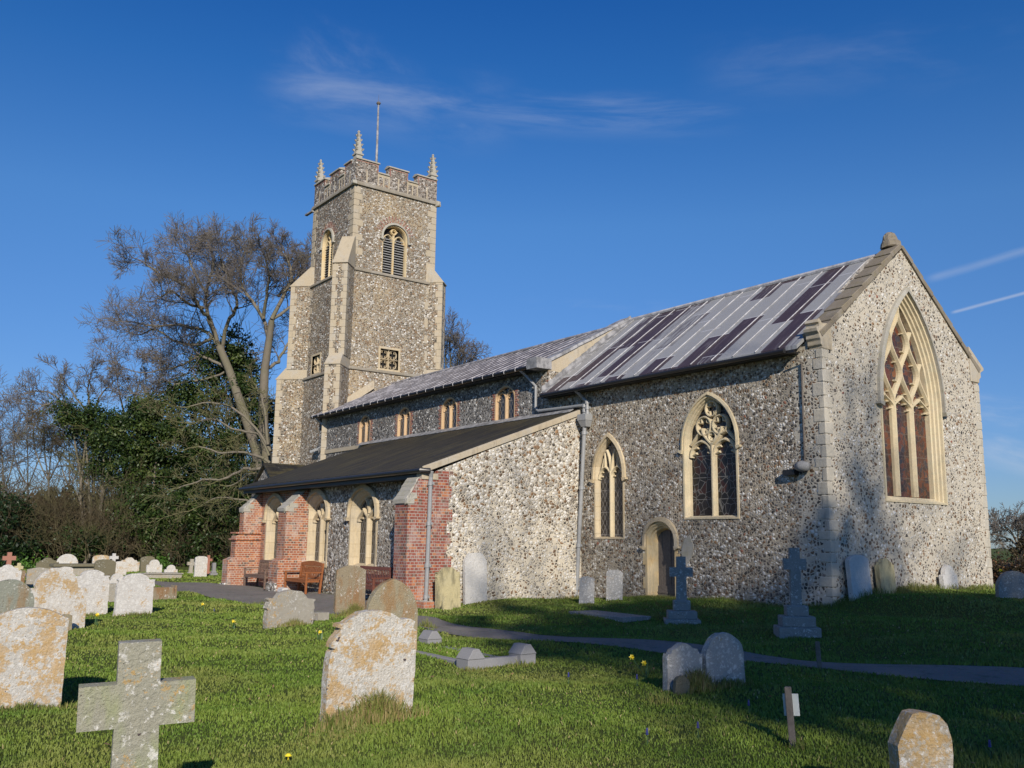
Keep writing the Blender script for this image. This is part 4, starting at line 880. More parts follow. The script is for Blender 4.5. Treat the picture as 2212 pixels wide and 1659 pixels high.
def npmesh(name, vs, F, mat, kind=None, parent=None, attr=None, smooth=False, loc=None):
    me = bpy.data.meshes.new(name); k = F.shape[1]; vs = np.asarray(vs, np.float32)
    L = wloc(parent) if parent is not None else Vector(loc or (0, 0, 0)); vs = vs-np.array(L, np.float32)
    me.vertices.add(len(vs)); me.vertices.foreach_set('co', vs.ravel()); me.loops.add(F.size); me.loops.foreach_set('vertex_index', F.ravel().astype(np.int32))
    me.polygons.add(len(F)); me.polygons.foreach_set('loop_start', np.arange(0, F.size, k, dtype=np.int32)); me.polygons.foreach_set('loop_total', np.full(len(F), k, np.int32))
    if smooth: me.polygons.foreach_set('use_smooth', np.ones(len(F), bool))
    me.update(calc_edges=True)
    if attr is not None:
        a = me.attributes.new('tint', 'FLOAT', 'POINT'); a.data.foreach_set('value', np.asarray(attr, np.float32))
    me.materials.append(mat); o = bpy.data.objects.new(name, me); C.objects.link(o); o['wl'] = list(L)
    if parent is not None: o.parent = parent
    else: o.location = L
    return tag(o, kind=kind) if kind else o
X0, X1, Y0, Y1 = -62, 22, -24, 44
# one sheet: fine grid in the churchyard, stretched out to the horizon
xs = np.concatenate([[-1500, -700, -300, -150, -90], np.linspace(X0, X1, 260), [40, 90, 200, 600, 1500]])
ys = np.concatenate([[-1500, -600, -200, -80, -40], np.linspace(Y0, Y1, 210), [60, 100, 200, 600, 1500]])
Xg, Yg = np.meshgrid(xs, ys); Zg = gz(Xg, Yg); vs = np.stack([Xg, Yg, Zg], -1).reshape(-1, 3); ii = np.arange(vs.shape[0]).reshape(Xg.shape)
F = np.stack([ii[:-1, :-1], ii[:-1, 1:], ii[1:, 1:], ii[1:, :-1]], -1).reshape(-1, 4)
npmesh('ground', vs, F, M_['turf'], 'structure', smooth=True)
# gravel path: walks along the aisle, passes the chancel and leaves to the right
pc = [(-44, 7.0, 1.6), (-36.5, 10.0, 2.0), (-33.4, 10.8, 2.3), (-30, 10.9, 3.2), (-27, 10.95, 3.6), (-24, 10.95, 3.6), (-21.5, 10.9, 3.1), (-19.2, 10.35, 1.9), (-17.5, 10.2, 1.35), (-15.4, 10.05, 1.15), (-13.2, 10.3, 1.15), (-11.4, 10.9, 1.15), (-9.7, 11.3, 1.15), (-8.3, 11.55, 1.15), (-6.4, 12.3, 1.25), (-4.0, 13.4, 1.3), (0, 15.5, 1.35), (5, 18.5, 1.4)]
def cr_(p0, p1, p2, p3, t): return .5*((2*p1)+(-p0+p2)*t+(2*p0-5*p1+4*p2-p3)*t*t+(-p0+3*p1-3*p2+p3)*t**3)
P = np.array(pc, float); pl = []
for i in range(len(P)-1):
    for t in np.linspace(0, 1, 14, endpoint=False): pl.append(cr_(P[max(i-1, 0)], P[i], P[i+1], P[min(i+2, len(P)-1)], t))
pl = np.array(pl); T_ = np.gradient(pl[:, :2], axis=0); T_ /= np.linalg.norm(T_, axis=1)[:, None]; Nn = np.stack([-T_[:, 1], T_[:, 0]], 1)
cols = 7; pv = []
wob = np.interp(np.arange(len(pl)), np.arange(0, len(pl), 3), rng.uniform(-.035, .035, len(np.arange(0, len(pl), 3)))); wob2 = np.roll(wob, 11)
for k in range(cols):
    f = k/(cols-1)*2-1; q = pl[:, :2]+Nn*(f*pl[:, 2:3]/2+(wob if f > 0 else wob2)[:, None]*abs(f)); z = gz(q[:, 0], q[:, 1])+.012+.004*(1-f*f); pv.append(np.column_stack([q, z]))
pv = np.stack(pv, 1); i = np.arange(pv.shape[0]*cols).reshape(-1, cols)
F = np.stack([i[:-1, :-1], i[:-1, 1:], i[1:, 1:], i[1:, :-1]], -1).reshape(-1, 4)
npmesh('path', pv.reshape(-1, 3), F, M_['gravel'], 'structure', smooth=True)
def pathdist(x, y):
    out = np.full(x.shape, 1e9)
    for i in range(0, len(pl), 3):
        out = np.minimum(out, np.hypot(x-pl[i, 0], y-pl[i, 1])-pl[i, 2]/2)
    return out
# paved strip between the gravel and the aisle is part of the same path; grass is kept off it
def on_church(x, y):
    return ((x > UW) & (x < UE) & (y > VS) & (y < VN)) | ((x > UAW-2.8) & (x < UA) & (y > VA-.0) & (y < VS)) | ((x < UW) & (x > -46) & (y > 17.5) & (y < 25)) | ((x > UAW) & (x < UA+.3) & (y > 11.4) & (y < 13))
def vnoise(x, y, s, seed):
    r = np.random.default_rng(seed); T = r.random((64, 64)); u, v = x*s % 63, y*s % 63; i, j = u.astype(int), v.astype(int); fu, fv = u-i, v-j; fu = fu*fu*(3-2*fu); fv = fv*fv*(3-2*fv)
    return T[i, j]*(1-fu)*(1-fv)+T[i+1, j]*fu*(1-fv)+T[i, j+1]*(1-fu)*fv+T[i+1, j+1]*fu*fv
def blades(name, x, y, h, wd, tint, mat, kind='stuff', lean=.95, z=None):
    n = len(x); z = gz(x, y) if z is None else z; a = rng.uniform(0, 2*pi, n); b = rng.uniform(0, 2*pi, n); L = h*lean*rng.random(n)
    bx, by = np.cos(a)*wd/2, np.sin(a)*wd/2; tx, ty = np.cos(b)*L, np.sin(b)*L
    V = np.empty((n, 5, 3), np.float32)
    V[:, 0] = np.column_stack([x-bx, y-by, z-.01]); V[:, 1] = np.column_stack([x+bx, y+by, z-.01])
    V[:, 2] = np.column_stack([x+bx*.8+tx*.35, y+by*.8+ty*.35, z+h*.6]); V[:, 3] = np.column_stack([x-bx*.8+tx*.35, y-by*.8+ty*.35, z+h*.6]); V[:, 4] = np.column_stack([x+tx, y+ty, z+h])
    i = np.arange(n)*5; F = np.concatenate([np.stack([i, i+1, i+2], 1), np.stack([i, i+2, i+3], 1), np.stack([i+3, i+2, i+4], 1)])
    return npmesh(name, V.reshape(-1, 3), F, mat, kind, attr=np.repeat(tint, 5))
# lawn blades inside a wedge a little wider than the view
def wedge(n, d0, d1, pw=1.):
    d = np.sqrt(rng.random(n)*(d1*d1-d0*d0)+d0*d0); a = YAW+rng.uniform(-.66, .62, n); return -np.sin(a)*d, np.cos(a)*d
n = 900000; d = 2.6*(50/2.6)**rng.random(n); a_ = YAW+rng.uniform(-.95, .90, n); x, y = -np.sin(a_)*d, np.cos(a_)*d
v1 = vnoise(x+80, y+80, .9, 1); v2 = vnoise(x+80, y+80, 3.1, 2); v3 = vnoise(x+80, y+80, .35, 3)
gh = (.024+.0005*d)*(.45+.8*v1*v2*1.6+.5*rng.random(n)**2); gt = np.clip(.15+.35*rng.random(n)+.21*v2+.25*(v3-.4), 0, .92); gt[rng.random(n) > .988] = 1.
e = pathdist(x, y); k = (e > .03*v2) & ~on_church(x, y); gh = np.where(e < .12, gh*1.25, gh)
gx, gy, gh, gt, gw_ = x[k], y[k], gh[k], gt[k], .00125*d[k]
cat = np.concatenate
blades('grass', gx, gy, gh, gw_, gt, M_['blade'])
LG = []                                                       # long grass round stones and wall feet
def tuft(x, y, rx, ry, n, h, dry=.3, rise=0., rot=0.):
    a = rng.normal(0, .45, (n, 2)); u, v = a[:, 0]*rx, a[:, 1]*ry; X = x+u*cos(rot)-v*sin(rot); Y = y+u*sin(rot)+v*cos(rot)
    e = np.exp(-(a**2).sum(1)*1.6); hh = h*(.15+1.0*rng.random(n)**1.6)*(.45+.55*e)*(.5+vnoise(X*3+80, Y*3+80, 2.6, 6)); LG.append((X, Y, hh, np.clip(rng.random(n)*.6+dry*rng.random(n), 0, 1), gz(X, Y)+rise*e))
def wallgrass(x0, y0, x1, y1, n, h, off=.12):
    t = rng.random(n); X = x0+(x1-x0)*t; Y = y0+(y1-y0)*t; L = hypot(x1-x0, y1-y0); nx, ny = (y1-y0)/L, -(x1-x0)/L; o_ = rng.random(n)**2*off; X = X+nx*o_; Y = Y+ny*o_
    LG.append((X, Y, h*(.3+rng.random(n))*(.5+vnoise(X+80, Y+80, 2.2, 5)), rng.random(n)*.6, gz(X, Y)))
# ------------------------------------------------------------------ gravestones
def profile(shape, W, H):
    a = W/2; A = lambda pts: pts
    def arc(cx, cz, r, t0, t1, n=8): return [(cx+r*cos(t0+(t1-t0)*i/n), cz+r*sin(t0+(t1-t0)*i/n)) for i in range(n+1)]
    if shape == 'round': top = arc(0, H-a, a, 0, pi, 14)
    elif shape == 'flatround': r = a*.42; top = [(x*1., z) for x, z in [(a*cos(pi*i/16), H-r+r*sin(pi*i/16)**.8) for i in range(17)]]
    elif shape == 'segment': s = a*.32; top = [(a*cos(pi*i/12) if 0 < i < 12 else a*(1 if i == 0 else -1), H-s+s*(1-(cos(pi*i/12))**2)) for i in range(13)]
    elif shape == 'pointed': top = [(x, z+H-1.35*a*1.0) for x, z in [(p[0], p[1]) for p in arch_pts(a, 0, 1.35*a, 8)]]
    elif shape == 'gothic': top = [(x, z+H-1.28*a) for x, z in arch_pts(a, 0, 1.28*a, 8)]
    elif shape == 'shoulder': r = a*.68; s = H-r*.95; top = [(a, s-.10*a), (a*.98, s-.02), (a*.86, s+.0), (r, s-.01)]+arc(0, s, r, .1, pi-.1, 10)+[(-r, s-.01), (-a*.86, s), (-a*.98, s-.02), (-a, s-.10*a)]
    elif shape == 'ears': s = H-.30*a; top = [(a*.93, s-.42*a), (a, s-.36*a), (a*.90, s-.12*a), (a*.99, s-.04*a), (a*.88, s), (a*.66, s-.02*a)]+[(a*.62*cos(pi*i/10), s+.30*a*sin(pi*i/10)) for i in range(1, 10)]+[(-a*.66, s-.02*a), (-a*.88, s), (-a*.99, s-.04*a), (-a*.90, s-.12*a), (-a, s-.36*a), (-a*.93, s-.42*a)]
    elif shape == 'scallop': s = H-.28*a; top = [(a, s-.3*a), (a*.97, s-.1*a), (a*.80, s-.16*a), (a*.70, s+.02), (a*.5, s+.03)]+[(a*.42*cos(pi*i/8), s+.28*a*sin(pi*i/8)+.02) for i in range(1, 8)]+[(-a*.5, s+.03), (-a*.70, s+.02), (-a*.80, s-.16*a), (-a*.97, s-.1*a), (-a, s-.3*a)]
    elif shape == 'peak': top = [(a, H-.20*a), (a*.8, H-.14*a), (a*.1, H), (-a*.1, H), (-a*.8, H-.14*a), (-a, H-.20*a)]
    elif shape == 'chamfer': top = [(a, H-.55*a), (a*.62, H-.05*a), (a*.3, H), (-a*.3, H), (-a*.62, H-.05*a), (-a, H-.55*a)]
    elif shape == 'octagon': top = [(a, H-.95*a), (a*.93, H-.72*a), (a*.80, H-.40*a), (a*.50, H-.12*a), (a*.2, H-.02*a), (-a*.2, H), (-a*.45, H-.10*a), (-a*.66, H-.45*a), (-a*.93, H-.95*a), (-a, H-1.15*a)]
    else: top = [(a, H), (-a, H)]
    b = a*(.97 if shape in ('ears', 'scallop') else 1)
    return [(-b, -.22), (b, -.22)]+top
def slab(name, prof, th, mat, label, cat, loc, yaw, lean=(0, 0), group=None, rag=.0, panelz=None):
    """upright slab; local x along its width, face towards -y before turning"""
    mb = MB(); n = len(prof); r = random.Random(int(abs(loc[0])*97+abs(loc[1])*31))
    P = [(x+r.uniform(-1, 1)*rag, z+r.uniform(-1, 1)*rag if z > 0 else z) for x, z in prof]
    # subdivide long edges so that worn outlines stay irregular
    Q = []
    for i in range(n):
        p, q = P[i], P[(i+1) % n]; L = hypot(q[0]-p[0], q[1]-p[1]); m = max(1, int(L/.09))
        for k in range(m):
            t = k/m; jx = r.uniform(-1, 1)*rag*.8 if k else 0; Q.append((p[0]+(q[0]-p[0])*t+jx, p[1]+(q[1]-p[1])*t+(jx if p[1] > 0 else 0)))
    panel(mb, lambda s, t, d=0.: Vector((s, -d, t)), Q, d0=-th/2, d1=th/2)
    o = mb.build(name, mat, None, bevel=min(.014, th*.16)); o.location = loc; o.rotation_euler = (lean[0], lean[1], yaw)
    o['wl'] = list(loc); tag(o, label, cat, group)
    return o
GM = dict(
 lichen_big=gravemat('grave_lichened_limestone', (.60, .57, .51), white=.72, orange=.60, dirt=.45, seed=3.1, osc=2.8),
 lichen_left=gravemat('grave_lichened_pinkish', (.56, .54, .50), white=.5, orange=.55, dirt=.3, seed=8.3, osc=3.6),
 lichen_front=gravemat('grave_orange_lichen', (.48, .42, .33), (.28, .25, .2), white=.8, orange=.75, seed=5.2, osc=4.2),
 white=gravemat('grave_white_lichen', (.62, .60, .57), (.42, .40, .37), white=.95, orange=.16, seed=1.7),
 white_orange=gravemat('grave_white_orange', (.62, .59, .54), white=.85, orange=.42, seed=11.7, osc=2.2),
 greywhite=gravemat('grave_grey_white', (.42, .41, .39), (.24, .24, .23), white=.6, orange=.2, seed=6.6),
 grey=gravemat('grave_grey_rough', (.40, .37, .31), (.30, .29, .26), white=.35, orange=.12, dirt=.6, seed=2.4),
 olive=gravemat('grave_olive', (.19, .17, .11), (.13, .13, .09), white=.12, orange=.0, seed=4.4),
 ochre=gravemat('grave_ochre_streaked', (.34, .29, .19), (.22, .24, .19), white=.1, orange=.0, stain=(.30, .17, .07), seed=9.1),
 brown=gravemat('grave_brown_streaked', (.29, .24, .16), (.26, .24, .18), white=.25, orange=.0, stain=(.25, .13, .05), seed=7.7),
 yellow=gravemat('grave_yellow_sandstone', (.56, .49, .28), (.45, .42, .3), white=0, orange=0, stain=(.20, .18, .11), seed=3.9),
 pale=gravemat('grave_pale_grey', (.62, .61, .59), (.50, .50, .49), white=.1, orange=0, seed=2.9),
 granite=plain('grey_granite', (.27, .27, .28), .75, n=.25, sc_=90),
 pink=plain('pink_granite', (.38, .17, .12), .6, n=.2, sc_=60),
 marble=gravemat('grave_cross_mossy', (.34, .33, .26), (.24, .25, .22), white=.35, orange=.05, stain=(.30, .33, .17), seed=6.1),
 darkgrey=gravemat('grave_dark_grey', (.31, .30, .28), (.17, .17, .16), white=.30, orange=.0, seed=4.8),
)
AVG = 0
def place(px, py, dist=None):
    p, t = gp(px, py); return p, t
def stone(label, px, yb, yt, wpx, shape, mat, yaw=0., th=.11, lean=(0, 0), name='gravestone', group='weathered gravestones in the churchyard', cat='gravestone', rag=.004, dep=None, hidden=0):
    """wpx, yb, yt as they read in the photograph; the face points east, turned by yaw degrees"""
    p, t = gp(px, yb)
    W = wpx*t/FPX; v = Vector((-ray(px, yb).x, -ray(px, yb).y)).normalized(); f = radians(yaw); nrm = Vector((cos(f), sin(f)))
    W /= max(.45, abs(v.dot(nrm))); H = (yb-yt)*t/FPX*1.0
    o = slab(name, profile(shape, W, H), th, GM[mat], label, cat, p, f+pi/2, (radians(lean[0]), radians(lean[1])), group, rag)
    return o, p, W, H
st1 = stone('huge pale gravestone cut by the left edge, orange lichen along its right side', 42, 1531, 1318, 160, 'segment', 'lichen_left', -8, .11)
st2 = stone('grey green round topped gravestone half hidden behind the big lichened stone at the left edge', 5, 1420, 1255, 102, 'round', 'olive', -6, .10)
GM['greenround'] = gravemat('grave_green_grey', (.27, .28, .23), (.2, .23, .2), white=.15, orange=0, stain=(.27, .17, .08), seed=5.5)
st2[0].data.materials[0] = GM['greenround']
stone('white gravestone with a wavy top at the left edge, under the pink cross', 10, 1285, 1222, 54, 'scallop', 'white', 0, .1, (0, 1))
stone('narrow dark brown gravestone edge showing right of the wavy white stone', 38, 1277, 1233, 22, 'flat', 'brown', 0, .1)
stone('brown green gravestone with a scalloped top, standing by the dark bushes', 101, 1238, 1206, 44, 'scallop', 'olive', 2, .1, (1, -1))
stone('round topped white and grey gravestone behind the dark table tomb', 144, 1226, 1197, 43, 'round', 'white', 0, .1)
stone('grey green gravestone with a low peak and sloping shoulders', 81, 1272, 1230, 46, 'peak', 'grey', 3, .1)
GM['grey2'] = GM['grey']
s8 = stone('wide white gravestone with a bright orange lichen band on its top', 112, 1361, 1230, 124, 'shoulder', 'white_orange', 4, .11, (0, .5), rag=.012)
stone('white gravestone with curled shoulders joined behind the orange topped one', 192, 1329, 1233, 72, 'ears', 'white', 4, .1, rag=.012)
stone('low brown footstone in the grass against the wide orange topped gravestone', 137, 1363, 1328, 28, 'flatround', 'ochre', 6, .08)
stone('small white footstone in front of the dark table tomb', 141, 1246, 1221, 28, 'flatround', 'white', 0, .09)
stone('tall white and pinkish gravestone left of the little white cross', 216, 1238, 1197, 34, 'flatround', 'white_orange', 0, .1)
stone('olive brown gravestone with a smooth rounded top and no lichen', 223, 1255, 1209, 42, 'flatround', 'olive', 5, .1, (0, 2))
stone('narrow pinkish white gravestone right of the olive one', 257, 1243, 1213, 27, 'flatround', 'white_orange', 0, .1)
stone('broad white gravestone with orange lichen on its top, by the bare bushes', 277, 1236, 1206, 42, 'scallop', 'white_orange', 0, .1, rag=.012)
stone('crusted white gravestone tucked behind the square shouldered white one', 252, 1270, 1240, 40, 'shoulder', 'white', 3, .1, rag=.012)
stone('low grey gravestone with two dark spots and a shallow peak', 241, 1299, 1260, 40, 'peak', 'grey', 6, .09, (2, 0))
stone('bright white gravestone with square shoulders, nearest the brown stone block', 287, 1328, 1240, 78, 'ears', 'white', 3, .11, (-1, 1), rag=.012)
stone('mossy greenish gravestone half behind a white round shouldered one', 318, 1236, 1202, 28, 'flatround', 'olive', 0, .1, (0, -2))
stone('white round shouldered gravestone with a grey plaque at its foot', 332, 1239, 1209, 31, 'shoulder', 'white', 0, .1)
stone('small white gravestone at the right end of the flat ledger slab', 368, 1247, 1221, 26, 'shoulder', 'white', 0, .1)
stone('white lichened gravestone in front of the red cross', 432, 1247, 1202, 25, 'flatround', 'white', 0, .12, (1, 0))
stone('broken grey gravestone with eared shoulders, beside the gravel path and a small block', 622, 1352, 1276, 102, 'ears', 'grey', 8, .14, (1, 2), rag=.014)
stone('small white crusted footstone leaning in the grass before the eared grey stone', 635, 1350, 1322, 40, 'flatround', 'white', 6, .12, (-3, 1), rag=.014)
stone('rust stained brown gravestone with a rounded top, standing before the benches', 754, 1322, 1223, 63, 'segment', 'brown', -6, .11)
stone('pointed arch topped ochre gravestone with pale green streaks, behind the big lichened one', 843, 1411, 1253, 108, 'gothic', 'ochre', -4, .12, (0, -.5))
# the big stone in the middle foreground: chipped left shoulder
p, t = gp(792, 1552); W_ = .86; H_ = .99
prof = [(-.43, -.25), (.43, -.25), (.43, .50), (.435, .78), (.40, .80), (.405, .865), (.36, .88), (.26, .875), (.16, .93), (.05, .965), (-.06, .965), (-.16, .94), (-.25, .885), (-.30, .855), (-.375, .845), (-.38, .815), (-.34, .80), (-.35, .765), (-.40, .72), (-.425, .68), (-.425, .64), (-.385, .625), (-.42, .60), (-.43, .50)]
big = slab('gravestone', prof, .12, GM['lichen_big'], 'large gravestone mottled orange and white with a chipped left shoulder, middle foreground', 'gravestone', p, radians(-2)+pi/2, (radians(1), radians(1.5)), 'weathered gravestones in the churchyard', .008)
P_BIG = p
mb = MB(); mb.hexa([(-.15, -.03, -.1), (.15, -.03, -.1), (.15, .05, -.1), (-.15, .05, -.1)], [(-.12, -.02, .20), (.10, -.02, .23), (.10, .03, .23), (-.12, .03, .20)])
q, _ = gp(783, 1563); o = mb.build('footstone', GM['yellow'], None, bevel=.03, jitter=.01); o.location = q+Vector((0, 0, -.06)); o.rotation_euler = (radians(-38), 0, radians(75)); tag(o, 'low yellow mossy footstone sunk before the big lichened gravestone', 'footstone')
# stones leaning on the church walls
stone('yellow sandstone gravestone with a dark stained scroll top, leaning on the aisle end wall', 968, 1315, 1227, 52, 'ears', 'yellow', 3, .10, (-4, 0))
stone('small round headed yellow footstone before the stained scroll topped gravestone', 966, 1318, 1288, 21, 'round', 'yellow', 2, .05)
stone('tall pale grey gravestone with clipped corners, leaning on the aisle end wall', 1027, 1303, 1196, 48, 'chamfer', 'pale', 2, .09, (-3, 0))
stone('small grey arched gravestone beside the leaning downpipe', 1267, 1304, 1246, 33, 'segment', 'greywhite', -42, .1, (-3, 1))
stone('narrow round topped grey gravestone between the downpipe and the little door', 1327, 1297, 1233, 35, 'flatround', 'greywhite', -42, .1, (-3, 1))
def wallstone(y, zt, W, shape, mat, label, x=-12.06):
    z = float(gz(x, y)); return slab('gravestone', profile(shape, W, zt-z), .11, GM[mat], label, 'gravestone', (x, y, z), pi/2, (radians(-4), 0), 'weathered gravestones in the churchyard', .003)
wallstone(18.58, 1.46, .74, 'segment', 'pale', 'tall blue grey gravestone against the gable wall, nearest the corner stones')
wallstone(19.62, 1.36, .62, 'scallop', 'yellow', 'yellow brown gravestone with a scrolled top against the gable wall')
wallstone(22.32, 1.20, .66, 'shoulder', 'pale', 'pale gravestone alone below the right side of the east window')
stone('dark grey round topped gravestone in shade at the right edge, past the church corner', 2196, 1345, 1287, 66, 'round', 'darkgrey', -30, .12)
# right foreground pair
stone('short white and orange gravestone with stepped shoulders, right foreground beside a taller one', 1475, 1490, 1396, 76, 'scallop', 'greywhite', -14, .10, (0, 1), rag=.006)
stone('little brown disc shaped footstone leaning on the short stepped gravestone', 1470, 1500, 1461, 30, 'round', 'olive', -20, .07, (-4, 8))
stone('tall oval topped gravestone of streaked grey and white, right foreground', 1564, 1482, 1370, 80, 'round', 'greywhite', -14, .10, (0, -1.5), rag=.006)
stone('orange and white crusted gravestone with chamfered shoulders at the bottom right', 1995, 1760, 1543, 108, 'octagon', 'lichen_front', -32, .13, (0, 1), rag=.008)
stone('small grey stone block beside the path, between the eared stone and the brown stone', 692, 1340, 1323, 23, 'flat', 'grey', 10, .2, name='stone_block', cat='stone block', group=None)
# ------------------------------------------------------------------ crosses
def cross(name, label, px, yb, yt, wpx, arm_y, sw, mat, th=.10, yaw=0, base=None, taper=.1, cat='cross', lean=(0, 0), aw=None, group='stone crosses on graves'):
    p, t = gp(px, yb); k = t/FPX; H = (yb-yt)*k; A = wpx*k/2; s = sw*k/2; az_ = (yb-arm_y)*k; ah = (aw or sw)*k/2
    f = radians(yaw); s2_ = s*(1+taper)
    prof = [(-s2_, -.1), (s2_, -.1), (s, az_-ah), (A, az_-ah), (A, az_+ah), (s*.96, az_+ah), (s*.96, H), (-s*.96, H), (-s*.96, az_+ah), (-A, az_+ah), (-A, az_-ah), (-s, az_-ah)]
    root = empty(name, p, label, cat, group); root.rotation_euler = (lean[0], lean[1], f+pi/2)
    mb = MB(); panel(mb, lambda a, b, d=0.: p+Vector((a, -d, b)), prof, d0=-th/2, d1=th/2)
    zb = 0
    if base:
        mb2 = MB()
        for (bw, bh) in base[::-1]:
            w2 = bw*k/2; hh = bh*k; mb2.box(p.x-w2, p.x+w2, p.y-w2*.8, p.y+w2*.8, p.z+zb-(.15 if zb == 0 else 0), p.z+zb+hh); zb += hh
        mb2.build('base', GM[mat], root, bevel=.015)
        mb.v = [(x, y, z+(zb if z < p.z+.01 else 0)) for x, y, z in mb.v]
    mb.build('shaft_and_arms', GM[mat], root, bevel=min(.02, th*.2))
    return root
c1 = cross('stone_cross', 'large mossy grey stone cross with broad arms, left foreground', 277, 1900, 1400, 240, 1534, 92, 'marble', .13, -12, taper=.10, aw=92, lean=(0, radians(-1.5)))
cross('stone_cross', 'pink granite cross at the left edge', 14, 1262, 1194, 26, 1206.5, 9, 'pink', .13, 0)
cross('stone_cross', 'tiny pale yellow cross beside the pink one', 38, 1250, 1216, 17, 1226, 7, 'yellow', .12, 0)
cross('stone_cross', 'slender white cross behind the olive gravestone', 243, 1240, 1196, 18, 1205, 6.5, 'pale', .12, 0)
cross('stone_cross', 'pale leaning cross left of the white lichened stone near the path end', 411, 1239, 1208, 18, 1218, 7, 'grey', .12, 0, base=[(11, 3)], lean=(0, radians(3)))
cross('stone_cross', 'red granite cross showing behind the white stone near the path end', 448, 1241, 1200, 16, 1210, 5.5, 'pink', .12, 0, base=[(12, 6)])
stumpp = cross('stone_cross', 'grey cross stump on a stepped base near the brick buttress', 461, 1242, 1216, 7, 1222, 6.5, 'granite', .14, 0, base=[(11, 4), (16, 4)])
cross('stone_cross', 'grey lichened cross on a stepped base before the little door', 1473, 1346, 1206, 50, 1239, 21, 'darkgrey', .12, -42, base=[(36, 22), (62, 17), (76, 8)], taper=.12, aw=20)
cross('stone_cross', 'tall slim grey cross on a three step base, near the church corner', 1722, 1374, 1187, 48, 1222, 22, 'darkgrey', .14, -42, base=[(46, 22), (70, 22), (88, 20)], taper=.05, aw=24)
# ------------------------------------------------------------------ kerbed grave
a_, _ = gp(1016, 1444); b_, _ = gp(1128, 1432); cpt, _ = gp(929, 1388)
d_ = cpt.copy(); c_ = a_+(d_-b_)
kg = empty('grave_kerb', (a_+b_)/2, 'grey granite grave kerb with gabled corner blocks, middle right of the lawn', 'grave kerb')
mb = MB()
def kerb(p, q, w_=.06, h=.10):
    u = (q-p).normalized(); n = Vector((-u.y, u.x, 0))*w_; z0, z1 = -.1, h
    P_ = [p-n, q-n, q+n, p+n]; mb.hexa([Vector((v.x, v.y, z0)) for v in P_], [Vector((v.x, v.y, z1)) for v in P_])
kerb(a_, b_); kerb(a_, c_, h=.06); kerb(b_, d_, h=.012); kerb(c_, d_, h=.012)
mb.build('kerb_stones', GM['granite'], kg, bevel=.01)
for i, q in enumerate((a_, b_, c_, d_)):
    ang = atan2((b_-a_).y, (b_-a_).x); R = Matrix.Rotation(ang, 3, 'Z'); s = .135; h0 = .13 if i < 2 else .06; mb = MB(); o_ = Vector((q.x, q.y, float(gz(q.x, q.y))))
    mb.box(-s, s, -s, s, -.1, h0, R=R, o=o_)
    vb = [Vector((-s-.01, -s-.01, h0)), Vector((s+.01, -s-.01, h0)), Vector((s+.01, s+.01, h0)), Vector((-s-.01, s+.01, h0))]; vt = [Vector((-s*.35, -s*.98, h0+.13)), Vector((s*.35, -s*.98, h0+.13)), Vector((s*.35, s*.98, h0+.13)), Vector((-s*.35, s*.98, h0+.13))]
    mb.hexa([R @ v+o_ for v in vb], [R @ v+o_ for v in vt]); mb.build('corner_block', GM['granite'], kg, bevel=.006)
# ------------------------------------------------------------------ table tomb, ledger, block
p, t = gp(162, 1243); tt = empty('table_tomb', p, 'long low table tomb with a dark flat slab, among the white stones at the left', 'tomb')
mb = MB(); mb.box(p.x-.35, p.x+.35, p.y-.8, p.y+.8, -.1, .38); mb.build('tomb_chest', GM['grey'], tt, bevel=.01)
mb = MB(); mb.box(p.x-.50, p.x+.50, p.y-.95, p.y+.95, .38, .50); mb.build('tomb_slab', GM['olive'], tt, bevel=.02)
p, t = gp(346, 1248); mb = MB(); mb.box(-.45, .45, -.75, .75, -.05, .16); mb.box(-.5, .5, -.8, .8, .16, .20)
o = mb.build('ledger_slab', GM['grey'], None, bevel=.01); o.location = p; tag(o, 'flat grey ledger slab just above the grass, left of the small white gravestone', 'ledger')
p, t = gp(350, 1294); mb = MB(); mb.box(-.17, .17, -.34, .26, -.1, .31); mb.box(-.19, .19, .265, .33, -.1, .36)
o = mb.build('chest_tomb', GM['brown'], None, bevel=.012); o.location = p; tag(o, 'low brown stone chest tomb in the grass right of the square shouldered white gravestone', 'tomb')
p, t = gp(1310, 1333); mb = MB(); mb.box(-.95, .95, -.38, .38, -.1, .03)
o = mb.build('ledger_slab', GM['darkgrey'], None, bevel=.01); o.location = p+Vector((-.2, .25, .02)); o.rotation_euler = (0, 0, radians(-4)); tag(o, 'mossy ledger slab flush with the shaded grass before the little door', 'ledger')
# ------------------------------------------------------------------ wooden stakes
def stake(px, yb, yt, w_, lean, label, sign=False):
    p, t = gp(px, yb); H = (yb-yt)*t/FPX; root = empty('wooden_stake', p, label, 'stake'); root.rotation_euler = (0, radians(lean), .6) 
    mb = MB(); s = w_/2; mb.box(p.x-s, p.x+s, p.y-s, p.y+s, p.z-.2, p.z+H); mb.build('post', M_['wood'], root, bevel=.004)
    if sign:
        mb = MB(); mb.box(p.x-s-.022, p.x+s+.05, p.y+s+.002, p.y+s+.012, p.z+H-.24, p.z+H-.06); mb.build('sign_board', M_['white'], root, bevel=.002)
M_['white'] = plain('white_plastic_board', (.62, .66, .64), .4, n=.1)
stake(1713, 1614, 1489, .055, -3, 'wooden stake with a small white board on its back, right foreground', True)
stake(1771, 1446, 1388, .06, -3, 'plain wooden stake standing at the edge of the gravel path')
